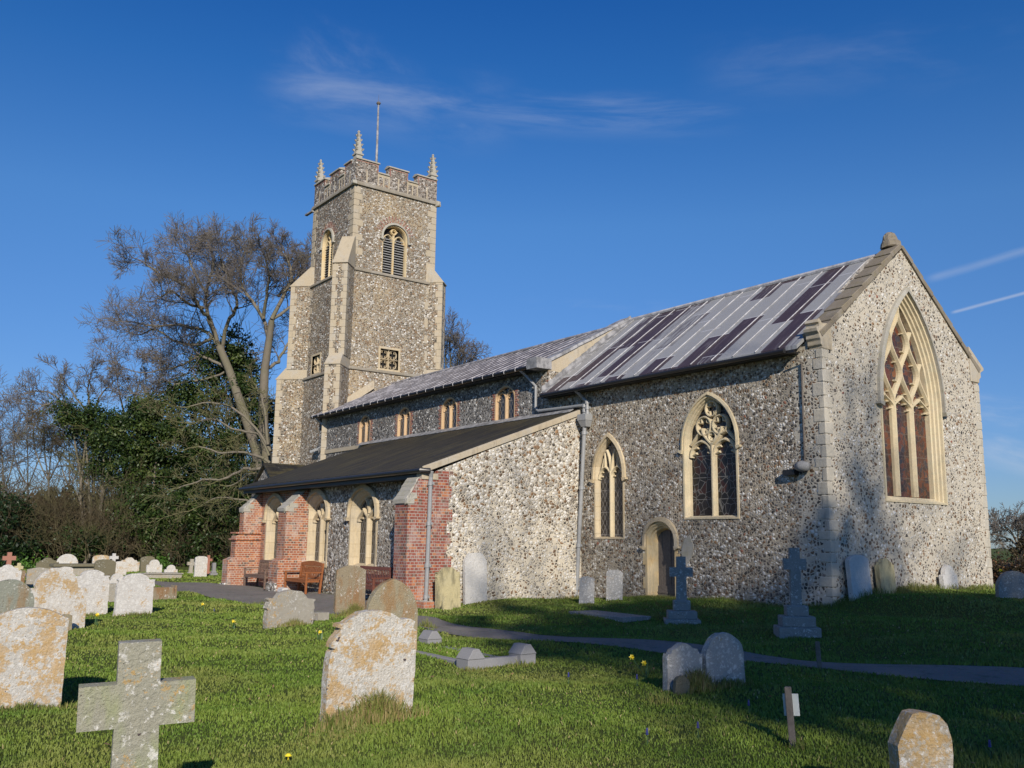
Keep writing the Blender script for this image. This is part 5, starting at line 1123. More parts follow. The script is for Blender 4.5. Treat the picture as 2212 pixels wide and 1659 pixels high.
# ------------------------------------------------------------------ benches
M_['teak'] = plain('orange_varnished_teak', (.30, .105, .035), .5, n=.3, sc_=20); M_['teak_dark'] = plain('dark_red_teak', (.17, .06, .04), .55, n=.3, sc_=20); M_['teak_grey'] = plain('greyed_teak', (.20, .13, .10), .8, n=.6, sc_=14)
def bench(x0, x1, yb, mat, label, z=0., arched=False):
    m = M_[mat]; L = x1-x0; root = empty('garden_bench', ((x0+x1)/2, yb-.3, z), label, 'bench', 'wooden benches along the aisle wall'); yf = yb-.52
    for x in (x0, x1-.06):
        mb = MB(); mb.box(x, x+.06, yf, yf+.06, z, z+.62); mb.build('front_leg', m, root, bevel=.004)
        mb = MB(); mb.hexa([(x, yb-.08, z), (x+.06, yb-.08, z), (x+.06, yb-.01, z), (x, yb-.01, z)], [(x, yb+.03, z+.92), (x+.06, yb+.03, z+.92), (x+.06, yb+.08, z+.92), (x, yb+.08, z+.92)]); mb.build('back_leg', m, root, bevel=.004)
        mb = MB(); mb.box(x-.01, x+.07, yf-.04, yb-.0, z+.62, z+.655); mb.box(x+.01, x+.05, yf+.06, yb-.07, z+.35, z+.41); mb.build('armrest', m, root, bevel=.006)
    mb = MB()
    for k in range(6): mb.box(x0+.02, x1-.02, yf+.03+k*.078, yf+.03+k*.078+.06, z+.415, z+.44)
    mb.box(x0+.06, x1-.06, yf+.01, yf+.04, z+.34, z+.412); mb.build('seat', m, root, bevel=.003)
    mb = MB(); n = int((L-.12)/.085); sh = lambda zz: (zz-.44)*.10
    for k in range(n):
        x = x0+.09+k*(L-.18-.035)/(n-1); mb.hexa([(x, yb-.02, z+.48), (x+.035, yb-.02, z+.48), (x+.035, yb-.005, z+.48), (x, yb-.005, z+.48)], [(x, yb+.022, z+.84), (x+.035, yb+.022, z+.84), (x+.035, yb+.037, z+.84), (x, yb+.037, z+.84)])
    mb.box(x0+.06, x1-.06, yb-.035, yb-.0, z+.45, z+.51)
    nseg = 8
    for k in range(nseg):
        a, b = x0+.06+(L-.12)*k/nseg, x0+.06+(L-.12)*(k+1)/nseg; ha, hb = (.03*sin(pi*k/nseg)*arched*2, .03*sin(pi*(k+1)/nseg)*arched*2)
        mb.hexa([(a, yb+.01, z+.83), (b, yb+.01, z+.83), (b, yb+.05, z+.83), (a, yb+.05, z+.83)], [(a, yb+.02, z+.92+ha), (b, yb+.02, z+.92+hb), (b, yb+.06, z+.92+hb), (a, yb+.06, z+.92+ha)])
    mb.build('backrest', m, root, bevel=.003)
    return root
bench(-31.6, -29.75, 12.62, 'teak_grey', 'greyed wooden bench between the two left brick buttresses')
bench(-28.15, -26.55, 12.62, 'teak', 'orange varnished bench with an arched back rail, below the left window beside the buttress', arched=True)
bench(-24.1, -22.3, 12.60, 'teak_dark', 'dark red bench behind the pointed gravestone, nearest the deep red buttress')
mb = MB(); mb.box(-28.2, -27.75, 11.9, 12.1, -.05, .14); o = mb.build('stone_block', GM['pale'], None, bevel=.03, jitter=.01); tag(o, 'low pale stone block at the foot of the middle buttress by the orange bench', 'stone block')
# ------------------------------------------------------------------ long grass round things
for (px, yb, rx, ry, n, h, dry, rise) in ((790, 1560, .16, .52, 2600, .19, .45, .06), (740, 1585, .2, .5, 900, .06, .1, .0), (625, 1352, .15, .42, 900, .13, .4, .05), (762, 1330, .14, .42, 1500, .24, .25, .04), (1500, 1490, .16, .30, 1500, .17, .4, .08), (1570, 1484, .12, .32, 700, .12, .2, .03), (60, 1533, .12, .5, 900, .10, .1, .0), (112, 1363, .12, .5, 600, .10, .2, .0), (287, 1330, .12, .42, 600, .12, .15, .0), (192, 1331, .12, .4, 500, .10, .15, .0),
        (1560, 1545, .3, .3, 150, .07, .1, 0), (1416, 1520, .16, .16, 160, .16, .1, 0), (1445, 1440, .3, .2, 200, .1, .1, 0), (1713, 1615, .12, .12, 120, .1, .1, 0), (920, 1355, .3, .1, 300, .16, .1, 0), (1390, 1450, .3, .3, 250, .08, .2, 0), (1870, 1300, .3, .8, 1600, .22, .1, .1), (560, 1305, .3, .3, 200, .12, .1, 0), (1025, 1447, .15, .3, 300, .07, .1, 0), (1000, 1510, .5, .5, 150, .06, .1, 0), (300, 1560, .9, .9, 500, .055, 0, 0), (1230, 1330, .9, .9, 600, .08, 0, 0)):
    q, _ = gp(px, yb); tuft(q.x+.05, q.y, rx, ry, n, h, dry, rise)
for (px, py) in ((850, 1415), (790, 1500), (995, 1318), (1035, 1306), (1267, 1308), (1327, 1302), (1015, 1450), (1128, 1438), (432, 1249), (332, 1241), (1475, 1352), (1722, 1378)):
    q, _ = gp(px, py); tuft(q.x+.04, q.y, .12, .35, 260, .09, .1)
wallgrass(-12.22, VS-.1, -12.22, VN+.4, 4200, .13, .35); wallgrass(-20.4, VS-.02, UE+.2, VS-.02, 3600, .08, .2); wallgrass(UA+.02, 12.9, UA+.02, VS, 2200, .08, .2)
lx = [cat([l[i] for l in LG]) for i in range(5)]
blades('long_grass', lx[0], lx[1], lx[2], np.full(len(lx[0]), .008), lx[3], M_['longgrass'], z=lx[4], lean=.7)
# ------------------------------------------------------------------ flowers
def daffodil(px, yb, hts, label, k=1.):
    p, t = gp(px, yb); root = empty('daffodil', p, label, 'daffodil', 'daffodils in the grass'); mb = MB(); r = random.Random(int(px))
    for i in range(7):
        a = r.uniform(0, 6.28); l = r.uniform(.14, .26)*k; q = p+Vector((r.uniform(-.03, .03), r.uniform(-.03, .03), 0)); e = q+Vector((cos(a)*l*.3, sin(a)*l*.3, l)); n = Vector((-sin(a), cos(a), 0))*.006
        mb.mesh([q-n, q+n, (q+e)/2+n, (q+e)/2-n, e], [(0, 1, 2, 3), (3, 2, 4)])
    mb.build('leaves', M_['stem'], root)
    for (dx_, h) in hts:
        top = p+RGT*dx_+Vector((0, 0, h)); mb = MB(); mb.tube([p, p+RGT*dx_*.6+Vector((0, 0, h*.6)), top+Vector((0, 0, .02))], .004, 4); st_ = mb.build('flower_stalk', M_['stem'], root)
        mb = MB(); face = Vector((S2.x, S2.y, .15)).normalized(); u = face.cross(Vector((0, 0, 1))).normalized(); v = u.cross(face); c = top+face*.03
        for j in range(6):
            a = j*pi/3+r.random()*.2; d = u*cos(a)+v*sin(a); e = face.cross(d); R_ = .038*k**.3
            mb.mesh([c, c+d*R_*.5+e*R_*.32-face*.004, c+d*R_-face*.008, c+d*R_*.5-e*R_*.32-face*.004], [(0, 1, 2, 3)])
        mb.tube([c, c+face*.022, c+face*.03], [.010, .013, .019], 8, cap=False); mb.build('flower', M_['yellow'], st_)
daffodil(1398, 1466, [(-.20, .26), (-.045, .19)], 'daffodil with two yellow heads, left of the short stepped gravestone')
daffodil(209, 1352, [(0., .20)], 'single daffodil in the dark shadow right of the orange topped gravestone')
daffodil(437, 1324, [(0., .19)], 'daffodil near the curved lower edge of the path, leftmost on the open lawn')
daffodil(504, 1358, [(0., .13)], 'short daffodil on the open lawn, left of the eared grey gravestone')
daffodil(692, 1382, [(-.01, .12)], 'thin daffodil with a small bud by the chipped shoulder of the big gravestone', .8)
daffodil(2164, 1296, [(-.0, .55)], 'daffodil head in front of the brown hedge past the church corner')
def dand(px, py, label):
    p, t = gp(px, py); mb = MB(); mb.tube([p, p+Vector((0, 0, .04)), p+Vector((0, 0, .045)), p+Vector((0, 0, .062))], [.003, .003, .028, .012], 9); tag(mb.build('dandelion', M_['yellow'], None, origin=p), label, 'dandelion')
dand(622, 1646, 'yellow dandelion low in the grass at the bottom of the lawn')
def hyacinth(px, yb, label):
    p, t = gp(px, yb); root = empty('grape_hyacinth', p, label, 'flower', 'blue grape hyacinths in the lawn'); mb = MB(); mb.tube([p, p+Vector((0, 0, .10))], .003, 4)
    for a in (0, 2, 4): mb.mesh([p-Vector((.004, 0, 0)), p+Vector((.004, 0, 0)), p+Vector((cos(a)*.04, sin(a)*.04, .09))], [(0, 1, 2)])
    mb.build('stem', M_['stem'], root); mb = MB()
    for i in range(5): z = .09+i*.011; mb.tube([p+Vector((0, 0, z)), p+Vector((0, 0, z+.006)), p+Vector((0, 0, z+.012))], [.008, .015-.0015*i, .007], 7)
    mb.build('florets', M_['blue'], root)
hyacinth(1618, 1545, 'blue grape hyacinth on the lawn left of the signed stake'); hyacinth(1376, 1485, 'blue grape hyacinth by the shadow of the stepped gravestone'); hyacinth(1398, 1612, 'blue grape hyacinth low on the lawn below the daffodil'); hyacinth(1508, 1597, 'blue grape hyacinth in the grass below the gravestone pair')
hyacinth(1228, 1480, 'blue grape hyacinth right of the kerbed grave'); hyacinth(462, 1330, 'blue grape hyacinth beside the leftmost lawn daffodil'); hyacinth(2140, 1640, 'blue grape hyacinth near the bottom right corner')
n = 260; x, y = wedge(n, 5.5, 22); k = (pathdist(x, y) > .1) & ~on_church(x, y); x, y = x[k], y[k]; n = len(x); z = gz(x, y)+.045; a = rng.uniform(0, 6.28, n); s = rng.uniform(.012, .035, n)
V = np.stack([np.column_stack([x+np.cos(a+q)*s*r_, y+np.sin(a+q)*s*r_, z+rng.uniform(-.012, .012, n)]) for q, r_ in ((0, 1), (1.6, .5), (3.14, 1), (4.7, .5))], 1)
npmesh('fallen_leaves', V.reshape(-1, 3), np.arange(4*n).reshape(n, 4), M_['deadleaf'], 'stuff')
# ------------------------------------------------------------------ trees and shrubs
def prisms(A, B, ra, rb, n=4):
    """many thin tapering branches at once"""
    A, B = np.asarray(A, float), np.asarray(B, float); ra, rb = np.asarray(ra), np.asarray(rb); D = B-A; L = np.linalg.norm(D, axis=1)+1e-9; D /= L[:, None]
    ref = np.where(np.abs(D[:, 2:3]) < .9, np.array([[0, 0, 1.]]), np.array([[1., 0, 0]])); U = np.cross(D, ref); U /= np.linalg.norm(U, axis=1)[:, None]+1e-9; W = np.cross(D, U)
    V = np.empty((len(A), 2*n, 3))
    for k in range(n):
        o = U*cos(2*pi*k/n)+W*sin(2*pi*k/n); V[:, k] = A+o*ra[:, None]; V[:, n+k] = B+o*rb[:, None]
    i = np.arange(len(A))[:, None]*2*n; F = np.concatenate([np.concatenate([i+k, i+(k+1) % n, i+n+(k+1) % n, i+n+k], 1) for k in range(n)])
    return V.reshape(-1, 3), F
class Tree:
    def __init__(s, seed, rmin=.010, up=.12, fine=1.): s.fine = fine; s.S = []; s.r = random.Random(seed); s.rmin = rmin; s.up = up
    def rv(s, k): return Vector((s.r.gauss(0, k), s.r.gauss(0, k), s.r.gauss(0, k)))
    def poly(s, pts, r0, r1):
        n = len(pts)-1
        for i in range(n): a = r0+(r1-r0)*i/n; b = r0+(r1-r0)*(i+1)/n; s.S.append((pts[i], pts[i+1], a, b))
    def grow(s, p, d, L, r, lv, nb=6, droop=0.):
        if lv == 1: nb = int(nb*s.fine)
        n = 5 if lv > 1 else (4 if lv == 1 else 2); st = L/n; d = d.normalized(); P = [p]; dirs = [d]
        for i in range(n):
            d = (d+s.rv(.16 if lv > 0 else .22)+Vector((0, 0, s.up*(.6 if lv else .9)-droop))).normalized(); p = p+d*st; P.append(p); dirs.append(d)
        s.poly(P, r, max(s.rmin, r*.35))
        if lv <= 0: return
        for j in range(nb):
            f = .22+.78*(j+s.r.random()*.8)/nb; f = min(f, .99); i = int(f*n); q = P[i].lerp(P[i+1], f*n-i); dd = dirs[i+1]
            side = dd.cross(s.rv(1)).normalized(); nd = (dd*(.55+.4*f)+side*(.75+.3*s.r.random())).normalized()
            s.grow(q, nd, L*(.50+.18*s.r.random())*(1.35 if lv == 1 else 1.)*(1.12-.45*f), max(s.rmin, r*.48*(1.15-.6*f)), lv-1, nb, droop)
    def limb(s, pts, r0, r1, lv=2, nb=9, Lf=.32, nsub=6, droop=0., start=.25):
        """a limb through given points, side branches growing off it"""
        Q = []
        for i in range(len(pts)-1):
            for t in (0, .25, .5, .75): Q.append(Vector(cr_(np.array(pts[max(i-1, 0)]), np.array(pts[i]), np.array(pts[i+1]), np.array(pts[min(i+2, len(pts)-1)]), t))+s.rv(r0*.25))
        Q.append(Vector(pts[-1])); s.poly(Q, r0, r1); n = len(Q)-1; tot = sum((Q[i+1]-Q[i]).length for i in range(n))
        for j in range(nb):
            f = min(.995, start+(1-start)*(j+s.r.random())/nb); i = min(n-1, int(f*n)); q = Q[i]; dd = (Q[i+1]-Q[i]).normalized(); side = dd.cross(s.rv(1)).normalized()
            s.grow(q, (dd*.7+side*.8+Vector((0, 0, .15))).normalized(), tot*Lf*(.7+.5*s.r.random())*(1.1-.5*f), max(s.rmin*1.6, (r0+(r1-r0)*f)*.5), lv, nsub, droop)
        s.grow(Q[-1], (Q[-1]-Q[-2]), tot*Lf*.8, r1, lv, nsub, droop)
    def build(s, root, split=.05, mats=('bark', 'twig'), names=('trunk', 'crown')):
        big = [q for q in s.S if q[2] >= split]; sm = [q for q in s.S if q[2] < split]; out = []
        for nm, lst, m_, n in ((names[0], big, mats[0], 7), (names[1], sm, mats[1], 3)):
            if not lst: continue
            V, F = prisms([tuple(q[0]) for q in lst], [tuple(q[1]) for q in lst], [q[2] for q in lst], [q[3] for q in lst], n); out.append(npmesh(nm, V, F, M_[m_], None, root, smooth=(n > 3)))
        return out
def leaves(blobs, size, per, name, mat, root=None, kind=None, dens=1., seed=1, tint=(0, 1), flat=0.):
    """blobs: (centre, (rx, ry, rz)); leaf sized faces in small clumps through the shell and inside"""
    r = np.random.default_rng(seed); VV = []; TT = []
    for c, rad in blobs:
        rad = np.array(rad, float); area = (rad[0]*rad[2]+rad[0]*rad[1]+rad[1]*rad[2]); nc = max(6, int(area*3.2*dens))
        u = r.normal(size=(nc, 3)); u /= np.linalg.norm(u, axis=1)[:, None]; rr = .55+.50*r.random(nc)**.6; cc = np.array(c)+u*rad*rr[:, None]; cr2 = .30+.38*r.random(nc); ct = r.uniform(tint[0], tint[1]*.75, nc)
        m_ = per; P = cc[:, None]+r.normal(size=(nc, m_, 3))*(cr2[:, None, None]*np.array([.62, .62, .5])); n = nc*m_; P = P.reshape(-1, 3)
        a = r.normal(size=(n, 3)); a[:, 2] *= (1-flat*.5); a /= np.linalg.norm(a, axis=1)[:, None]; b = np.cross(a, r.normal(size=(n, 3))); b /= np.linalg.norm(b, axis=1)[:, None]
        s = size*(.55+.7*r.random(n))[:, None]
        VV.append(np.stack([P+a*s, P+b*s*.55, P-a*s, P-b*s*.55], 1)); TT.append(np.clip(np.repeat(ct, m_)+r.uniform(-.1, .3, n), 0, 1))
    V = np.concatenate(VV); T = np.concatenate(TT)
    return npmesh(name, V.reshape(-1, 3), np.arange(len(V)*4).reshape(-1, 4), M_[mat], kind, root, attr=np.repeat(T, 4))
def B(px, py, rx, ry, w_, rd=None):
    k = w_/FPX; return (tuple(atd(px, py, w_)), (rx*k, (rd if rd else min(rx, ry)*k*1.1), ry*k))
def floor_(v): return Vector((v.x, v.y, float(gz(v.x, v.y))-.1))
def T3(pts, w_, dw=0., seed=0):
    r = random.Random(seed); n = len(pts); return [atd(x, y, w_+dw*(i/(n-1))+r.uniform(-.25, .25)) for i, (x, y) in enumerate(pts)]
# the two tall bare trees behind the tower
dA = 56; base = floor_(atd(560, 1140, dA)); rA = empty('bare_tree', base, 'tall leafless tree leaning left behind the tower, its limbs over the dark evergreens', 'tree', 'tall bare trees behind the tower')
t = Tree(11, .0095, .10, 1.9)
t.poly([base]+T3([(562, 1040), (553, 969), (532, 907), (512, 850), (495, 799), (473, 747)], dA), .36, .23)
t.limb(T3([(473, 747), (452, 722), (433, 712), (390, 703), (325, 704), (290, 697), (240, 694)], dA, 2.5), .125, .028, 2, 18, .30, 6)
t.limb(T3([(473, 747), (455, 690), (433, 667), (418, 640), (392, 612), (345, 590), (310, 568), (285, 556)], dA, -3), .13, .028, 2, 19, .28, 6)
t.limb(T3([(473, 747), (457, 705), (445, 655), (450, 610), (462, 565), (455, 545), (449, 525)], dA, 2), .14, .028, 2, 19, .30, 6)
t.limb(T3([(480, 760), (490, 700), (512, 660), (500, 620), (484, 580), (477, 560), (472, 540)], dA, -2), .125, .028, 2, 17, .30, 6)
t.limb(T3([(495, 799), (450, 775), (427, 771), (396, 787), (356, 799), (303, 805), (256, 790)], dA, 3), .10, .026, 2, 16, .27, 6)
t.limb(T3([(460, 730), (420, 745), (375, 735), (335, 712), (300, 722), (270, 712)], dA, 5), .10, .03, 2, 12, .30, 6)
t.limb(T3([(440, 665), (405, 655), (370, 630), (350, 640), (330, 650)], dA, -5), .09, .03, 2, 10, .34, 6)
t.limb(T3([(450, 640), (420, 590), (405, 550), (395, 545), (387, 530)], dA, 4), .09, .026, 2, 16, .34, 6)
t.limb(T3([(500, 800), (440, 820), (380, 830), (330, 860), (290, 850)], dA, 2), .08, .03, 2, 10, .3, 6)
t.build(rA, .045)
dB = 52.5; base = floor_(atd(585, 1140, dB)); rB = empty('bare_tree', base, 'tall leafless tree with upright limbs close to the left edge of the tower', 'tree', 'tall bare trees behind the tower')
t = Tree(23, .0095, .10, 1.9)
t.poly([base]+T3([(580, 1040), (575, 969), (569, 910), (569, 861), (572, 799)], dB), .34, .25)
t.poly(T3([(572, 799), (581, 737), (587, 691)], dB), .24, .17)
t.limb(T3([(587, 691), (612, 640), (630, 600), (622, 560), (608, 548), (600, 532)], dB, 1), .125, .028, 2, 19, .30, 6)
t.limb(T3([(581, 737), (568, 690), (545, 650), (525, 620), (520, 575), (530, 545), (535, 530)], dB, 2), .12, .028, 2, 19, .30, 6)
t.limb(T3([(587, 691), (625, 665), (645, 640), (655, 590), (652, 562)], dB, 3), .10, .026, 2, 16, .30, 6)
t.limb(T3([(572, 799), (600, 780), (618, 750), (640, 700), (660, 640)], dB, 4), .11, .03, 2, 12, .30, 6)
t.limb(T3([(568, 690), (575, 640), (580, 590), (573, 560), (565, 538)], dB, -2), .105, .026, 2, 17, .30, 6)
t.limb(T3([(600, 640), (640, 600), (665, 560), (680, 540)], dB, 4), .09, .03, 2, 10, .3, 6)
t.build(rB, .045)
# nearer lichened boughs sweeping left from a low fork
dC = 49.5; base = floor_(atd(596, 1140, dC)); rC = empty('bare_tree', base, 'smaller bare tree with lichened boughs sweeping left beside the aisle roof', 'tree')
t = Tree(31, .010, .06)
t.poly([base]+T3([(590, 1060), (585, 1015)], dC), .20, .15)
for pts, r_ in (([(585, 1015), (545, 1012), (521, 1016), (483, 1035), (439, 1038), (384, 1053), (351, 1064)], .10), ([(588, 1040), (545, 1022), (500, 1050), (460, 1042)], .07), ([(585, 1000), (556, 986), (527, 977), (480, 978), (430, 965), (390, 975)], .09), ([(582, 985), (560, 940), (540, 935), (500, 925), (460, 905), (410, 915), (360, 905)], .08), ([(585, 1010), (560, 1075), (520, 1080), (470, 1075), (420, 1100), (380, 1110)], .07), ([(580, 960), (572, 880), (560, 850), (545, 820)], .09), ([(584, 975), (552, 925), (500, 880), (450, 870), (400, 880), (350, 870)], .08)):
    t.limb(T3(pts, dC, 1.5, int(r_*1000)), r_, .025, 2, 9, .25, 5)
t.build(rC, .04, ('bark', 'twig_green'))
# ivy clad trees and evergreen bushes
def evergreen(label, px, w_, blobs, size=.10, per=80, mat='ivy', seed=1, trunk=True, cat_='tree', name='evergreen_tree', dens=1., twigs=0, tw='twig_green', tint=(0, 1), group='dark evergreens along the churchyard edge'):
    base = floor_(atd(px, 1160, w_)); root = empty(name, base, label, cat_, group)
    if trunk:
        t = Tree(seed, .012); r = random.Random(seed)
        for c, rad in blobs[:6]:
            c = Vector(c); b2 = base+Vector((r.uniform(-.6, .6), r.uniform(-.6, .6), 0)); mid = b2.lerp(c, .5)+Vector((r.uniform(-.5, .5), r.uniform(-.5, .5), 0)); t.limb([tuple(b2), tuple(mid), tuple(c)], .13, .03, 1, 8+twigs, .30, 6)
        t.build(root, .03, ('bark', tw), ('trunk', 'branches'))
    leaves(blobs, size, int(per*1.5), 'crown', mat, root, seed=seed, dens=dens, tint=tint)
evergreen('ivy covered tree with a bare purple brown top, left of the tall bare trees', 200, 58, [B(150, 893, 34, 24, 58), B(185, 895, 38, 28, 58), B(225, 925, 45, 34, 58), B(185, 945, 42, 34, 58), B(240, 975, 50, 34, 58), B(215, 1010, 34, 24, 58), B(265, 1035, 34, 26, 58), B(262, 930, 26, 30, 58)], seed=41, per=95, dens=1.4)
evergreen('broad dark evergreen tree, widest of the dark mass left of the tower', 330, 57, [B(310, 885, 46, 30, 57), B(350, 900, 60, 45, 57), B(300, 950, 55, 48, 57), B(370, 960, 55, 50, 57), B(330, 1010, 60, 40, 57), B(280, 1000, 36, 34, 57), B(390, 1020, 46, 36, 57), B(360, 1065, 60, 30, 57), B(300, 1060, 44, 30, 57)], seed=42, per=95, dens=1.6)
evergreen('ivy climbing high on a trunk between the two tall bare trees', 480, 57.5, [B(515, 735, 16, 30, 57.5), B(490, 775, 42, 34, 57.5), B(455, 790, 40, 26, 57.5), B(520, 790, 30, 40, 57.5), B(500, 840, 55, 42, 57.5), B(440, 850, 50, 35, 57.5), B(395, 850, 34, 26, 57.5), B(420, 915, 52, 48, 57.5), B(500, 920, 40, 50, 57.5), B(552, 900, 30, 46, 57.5), B(596, 905, 26, 50, 57.5), B(540, 980, 34, 46, 57.5), B(470, 985, 46, 40, 57.5), B(420, 985, 40, 36, 57.5), B(545, 840, 26, 40, 57.5), B(575, 1000, 24, 50, 57.5), B(500, 1040, 44, 36, 57.5), B(440, 1075, 50, 36, 57.5)], seed=43, per=95, dens=1.35)
evergreen('dark green bushes at the foot of the bare trees, below the lichened boughs', 400, 54, [B(300, 1130, 55, 70, 54), B(360, 1110, 50, 60, 54), B(370, 1180, 60, 50, 54), B(430, 1160, 60, 70, 54), B(480, 1110, 45, 80, 54), B(500, 1180, 46, 50, 54), B(550, 1090, 34, 80, 54), B(450, 1040, 36, 30, 54)], seed=44, per=90, dens=1.3, name='evergreen_shrub', cat_='bush')
evergreen('very dark holly bush at the left edge of the photo', 10, 51, [B(10, 1150, 62, 75, 51), B(-45, 1140, 60, 90, 51), B(30, 1100, 34, 36, 51), B(45, 1185, 34, 40, 51), B(-110, 1120, 60, 100, 51)], mat='holly', seed=45, per=90, name='evergreen_shrub', cat_='bush')
evergreen('round green shrub among the brown scrub, behind the white gravestones', 185, 52, [B(185, 1160, 36, 42, 52), B(165, 1190, 24, 30, 52), B(215, 1190, 26, 34, 52)], seed=46, per=70, name='evergreen_shrub', cat_='bush')
# bare top of the ivy tree, brown and purple
def crownlet(px, py, w_, label, fans, mat='twig', seed=5, r0=.07, name='bare_tree', group='thin bare trees at the left', lv=2, nb=9, Lf=.34, trunk=.12, rmin=.011):
    base = floor_(atd(px, 1160, w_)); root = empty(name, base, label, 'tree', group); t = Tree(seed, rmin); top = atd(px, py, w_); t.poly([base, base.lerp(top, .5)+Vector((.2, .1, 0)), top], trunk, r0*1.1)
    for pts in fans: t.limb([tuple(top)]+[tuple(v) for v in T3(pts, w_, random.Random(seed).uniform(-2, 2), seed)], r0, .02, lv, nb, Lf, 6)
    t.build(root, .04, ('bark', mat)); return root
crownlet(200, 905, 59, 'bare brown topped tree rising out of the ivy, far left', [[(150, 880), (110, 850), (75, 845), (60, 850)], [(165, 860), (140, 825), (122, 800)], [(190, 850), (195, 815), (200, 795)], [(215, 860), (235, 835), (255, 815)], [(170, 890), (120, 870), (70, 890), (50, 915)]], seed=51)
crownlet(270, 900, 60, 'thin purple grey tree between the ivy tree and the broad evergreen', [[(260, 860), (255, 830), (250, 800)], [(290, 860), (300, 830), (305, 800)], [(330, 850), (345, 815), (350, 790)]], seed=52)
for i, (px, py, w_, lab, f) in enumerate(((10, 1060, 66, 'slender pale bare tree at the far left edge, against the sky', [[(5, 1000), (0, 940), (-8, 880)], [(25, 1010), (30, 950), (28, 900)], [(-20, 1000), (-30, 930)]]),
        (60, 1050, 68, 'slender bare birch like tree second from the left edge', [[(60, 980), (58, 920), (62, 875)], [(85, 990), (95, 940), (100, 900)], [(35, 1000), (30, 950)]]),
        (105, 1040, 63, 'fan shaped bare shrub tree below the purple brown top', [[(110, 980), (118, 930), (125, 890)], [(130, 990), (150, 950), (165, 930)], [(80, 985), (72, 940), (75, 910)], [(95, 960), (95, 910)]]),
        (150, 1060, 62, 'thin bare stems in front of the hanging ivy', [[(150, 1010), (148, 960), (150, 930)], [(170, 1010), (185, 970)], [(130, 1000), (120, 960)]]))):
    crownlet(px, py, w_, lab, f, seed=60+i, r0=.05, trunk=.09, nb=9, Lf=.42, mat='twig' if i < 2 else 'scrubtwig')
# brown scrub: nobody could count its stems
t = Tree(77, .009, .16); r = random.Random(5)
for k in range(230):
    px = r.uniform(-120, 265) if k < 170 else r.uniform(230, 560); w_ = r.uniform(50.5, 56) if k < 170 else r.uniform(52, 55); b = floor_(atd(px, 1180, w_)); h = r.uniform(1.6, 4.6)*(1 if k < 170 else .55)
    t.grow(b, Vector((r.gauss(0, .22), r.gauss(0, .22), 1)), h, r.uniform(.02, .045), 2, 5)
V, F = prisms([tuple(q[0]) for q in t.S], [tuple(q[1]) for q in t.S], [q[2] for q in t.S], [q[3] for q in t.S], 3)
npmesh('scrub', V, F, M_['scrubtwig'], 'stuff')
# low leafy undergrowth, also uncountable
bl = [B(r.uniform(-150, 250), r.uniform(1165, 1215), r.uniform(18, 34), r.uniform(14, 34), r.uniform(53, 57)) for _ in range(46)]
leaves(bl, .10, 60, 'undergrowth', 'beech', None, 'stuff', seed=8, dens=.8, tint=(0, .8))
bl = [B(x, y, 14, 9, w_) for x, y, w_ in ((500, 1232, 50), (488, 1236, 49), (516, 1236, 49), (60, 1228, 47), (75, 1232, 46), (352, 1228, 50), (338, 1230, 49))]
leaves(bl, .08, 60, 'ground_cover', 'bright', None, 'stuff', seed=9)
# far woodland behind all of it, one mass
bl = []; r = random.Random(12)
for k in range(150):
    a = YAW+r.uniform(.18, .95); d = r.uniform(66, 90); x, y = -sin(a)*d, cos(a)*d; bl.append(((x, y, r.uniform(.3, 2.4)), (3.2, 3.2, r.uniform(1.6, 3.0))))
leaves(bl, .22, 60, 'woodland', 'beech', None, 'stuff', seed=13, dens=.3, tint=(0, .6))
t = Tree(78, .02, .12)
for k in range(90):
    a = YAW+r.uniform(.18, .95); d = r.uniform(64, 84); t.grow(Vector((-sin(a)*d, cos(a)*d, 0)), Vector((r.gauss(0, .12), r.gauss(0, .12), 1)), r.uniform(4.5, 8.5), .07, 2, 6)
V, F = prisms([tuple(q[0]) for q in t.S], [tuple(q[1]) for q in t.S], [q[2] for q in t.S], [q[3] for q in t.S], 3); npmesh('far_scrub', V, F, M_['twig'], 'stuff')
# tree showing behind the nave, right of the tower
crownlet(975, 900, 66, 'bare round topped tree rising behind the nave roof, right of the tower', [[(965, 820), (962, 770), (968, 735)], [(985, 800), (990, 770), (992, 745)], [(1000, 810), (1012, 785), (1022, 775)], [(975, 800), (972, 750), (974, 725)], [(990, 840), (1020, 810), (1040, 800)]], seed=71, r0=.10, trunk=.25, group=None, nb=11)
# right edge: trimmed beech hedge, bushes and bare trees
hx = [atd(x, 1200, w_) for x, w_ in ((2148, 36.0), (2330, 33.0))]; a, b = hx; base = floor_(a.lerp(b, .5)); hd = empty('hedge', base, 'clipped hedge with brown leaves and a straight top, past the right corner of the church', 'hedge')
n = 14; bl = [((a.x+(b.x-a.x)*k/(n-1), a.y+(b.y-a.y)*k/(n-1), z), (.50, .50, .42)) for k in range(n) for z in (.25, .62)]
leaves(bl, .05, 120, 'hedge_leaves', 'beech', hd, seed=14, dens=5.)
mb = MB(); ux = (b-a).normalized(); nx = Vector((-ux.y, ux.x, 0))*.38; mb.hexa([Vector((p.x, p.y, -.1)) for p in (a-nx, b-nx, b+nx, a+nx)], [Vector((p.x, p.y, .95)) for p in (a-nx, b-nx, b+nx, a+nx)]); mb.build('hedge_core', M_['scrubtwig'], hd)
evergreen('brown leafless bush above the clipped hedge at the right edge', 2195, 46, [B(2190, 1190, 40, 26, 46), B(2250, 1185, 50, 34, 46), B(2320, 1190, 50, 40, 46)], mat='beech', seed=81, per=45, name='bush', cat_='bush', twigs=8, tw='scrubtwig', group=None, tint=(.2, .75))
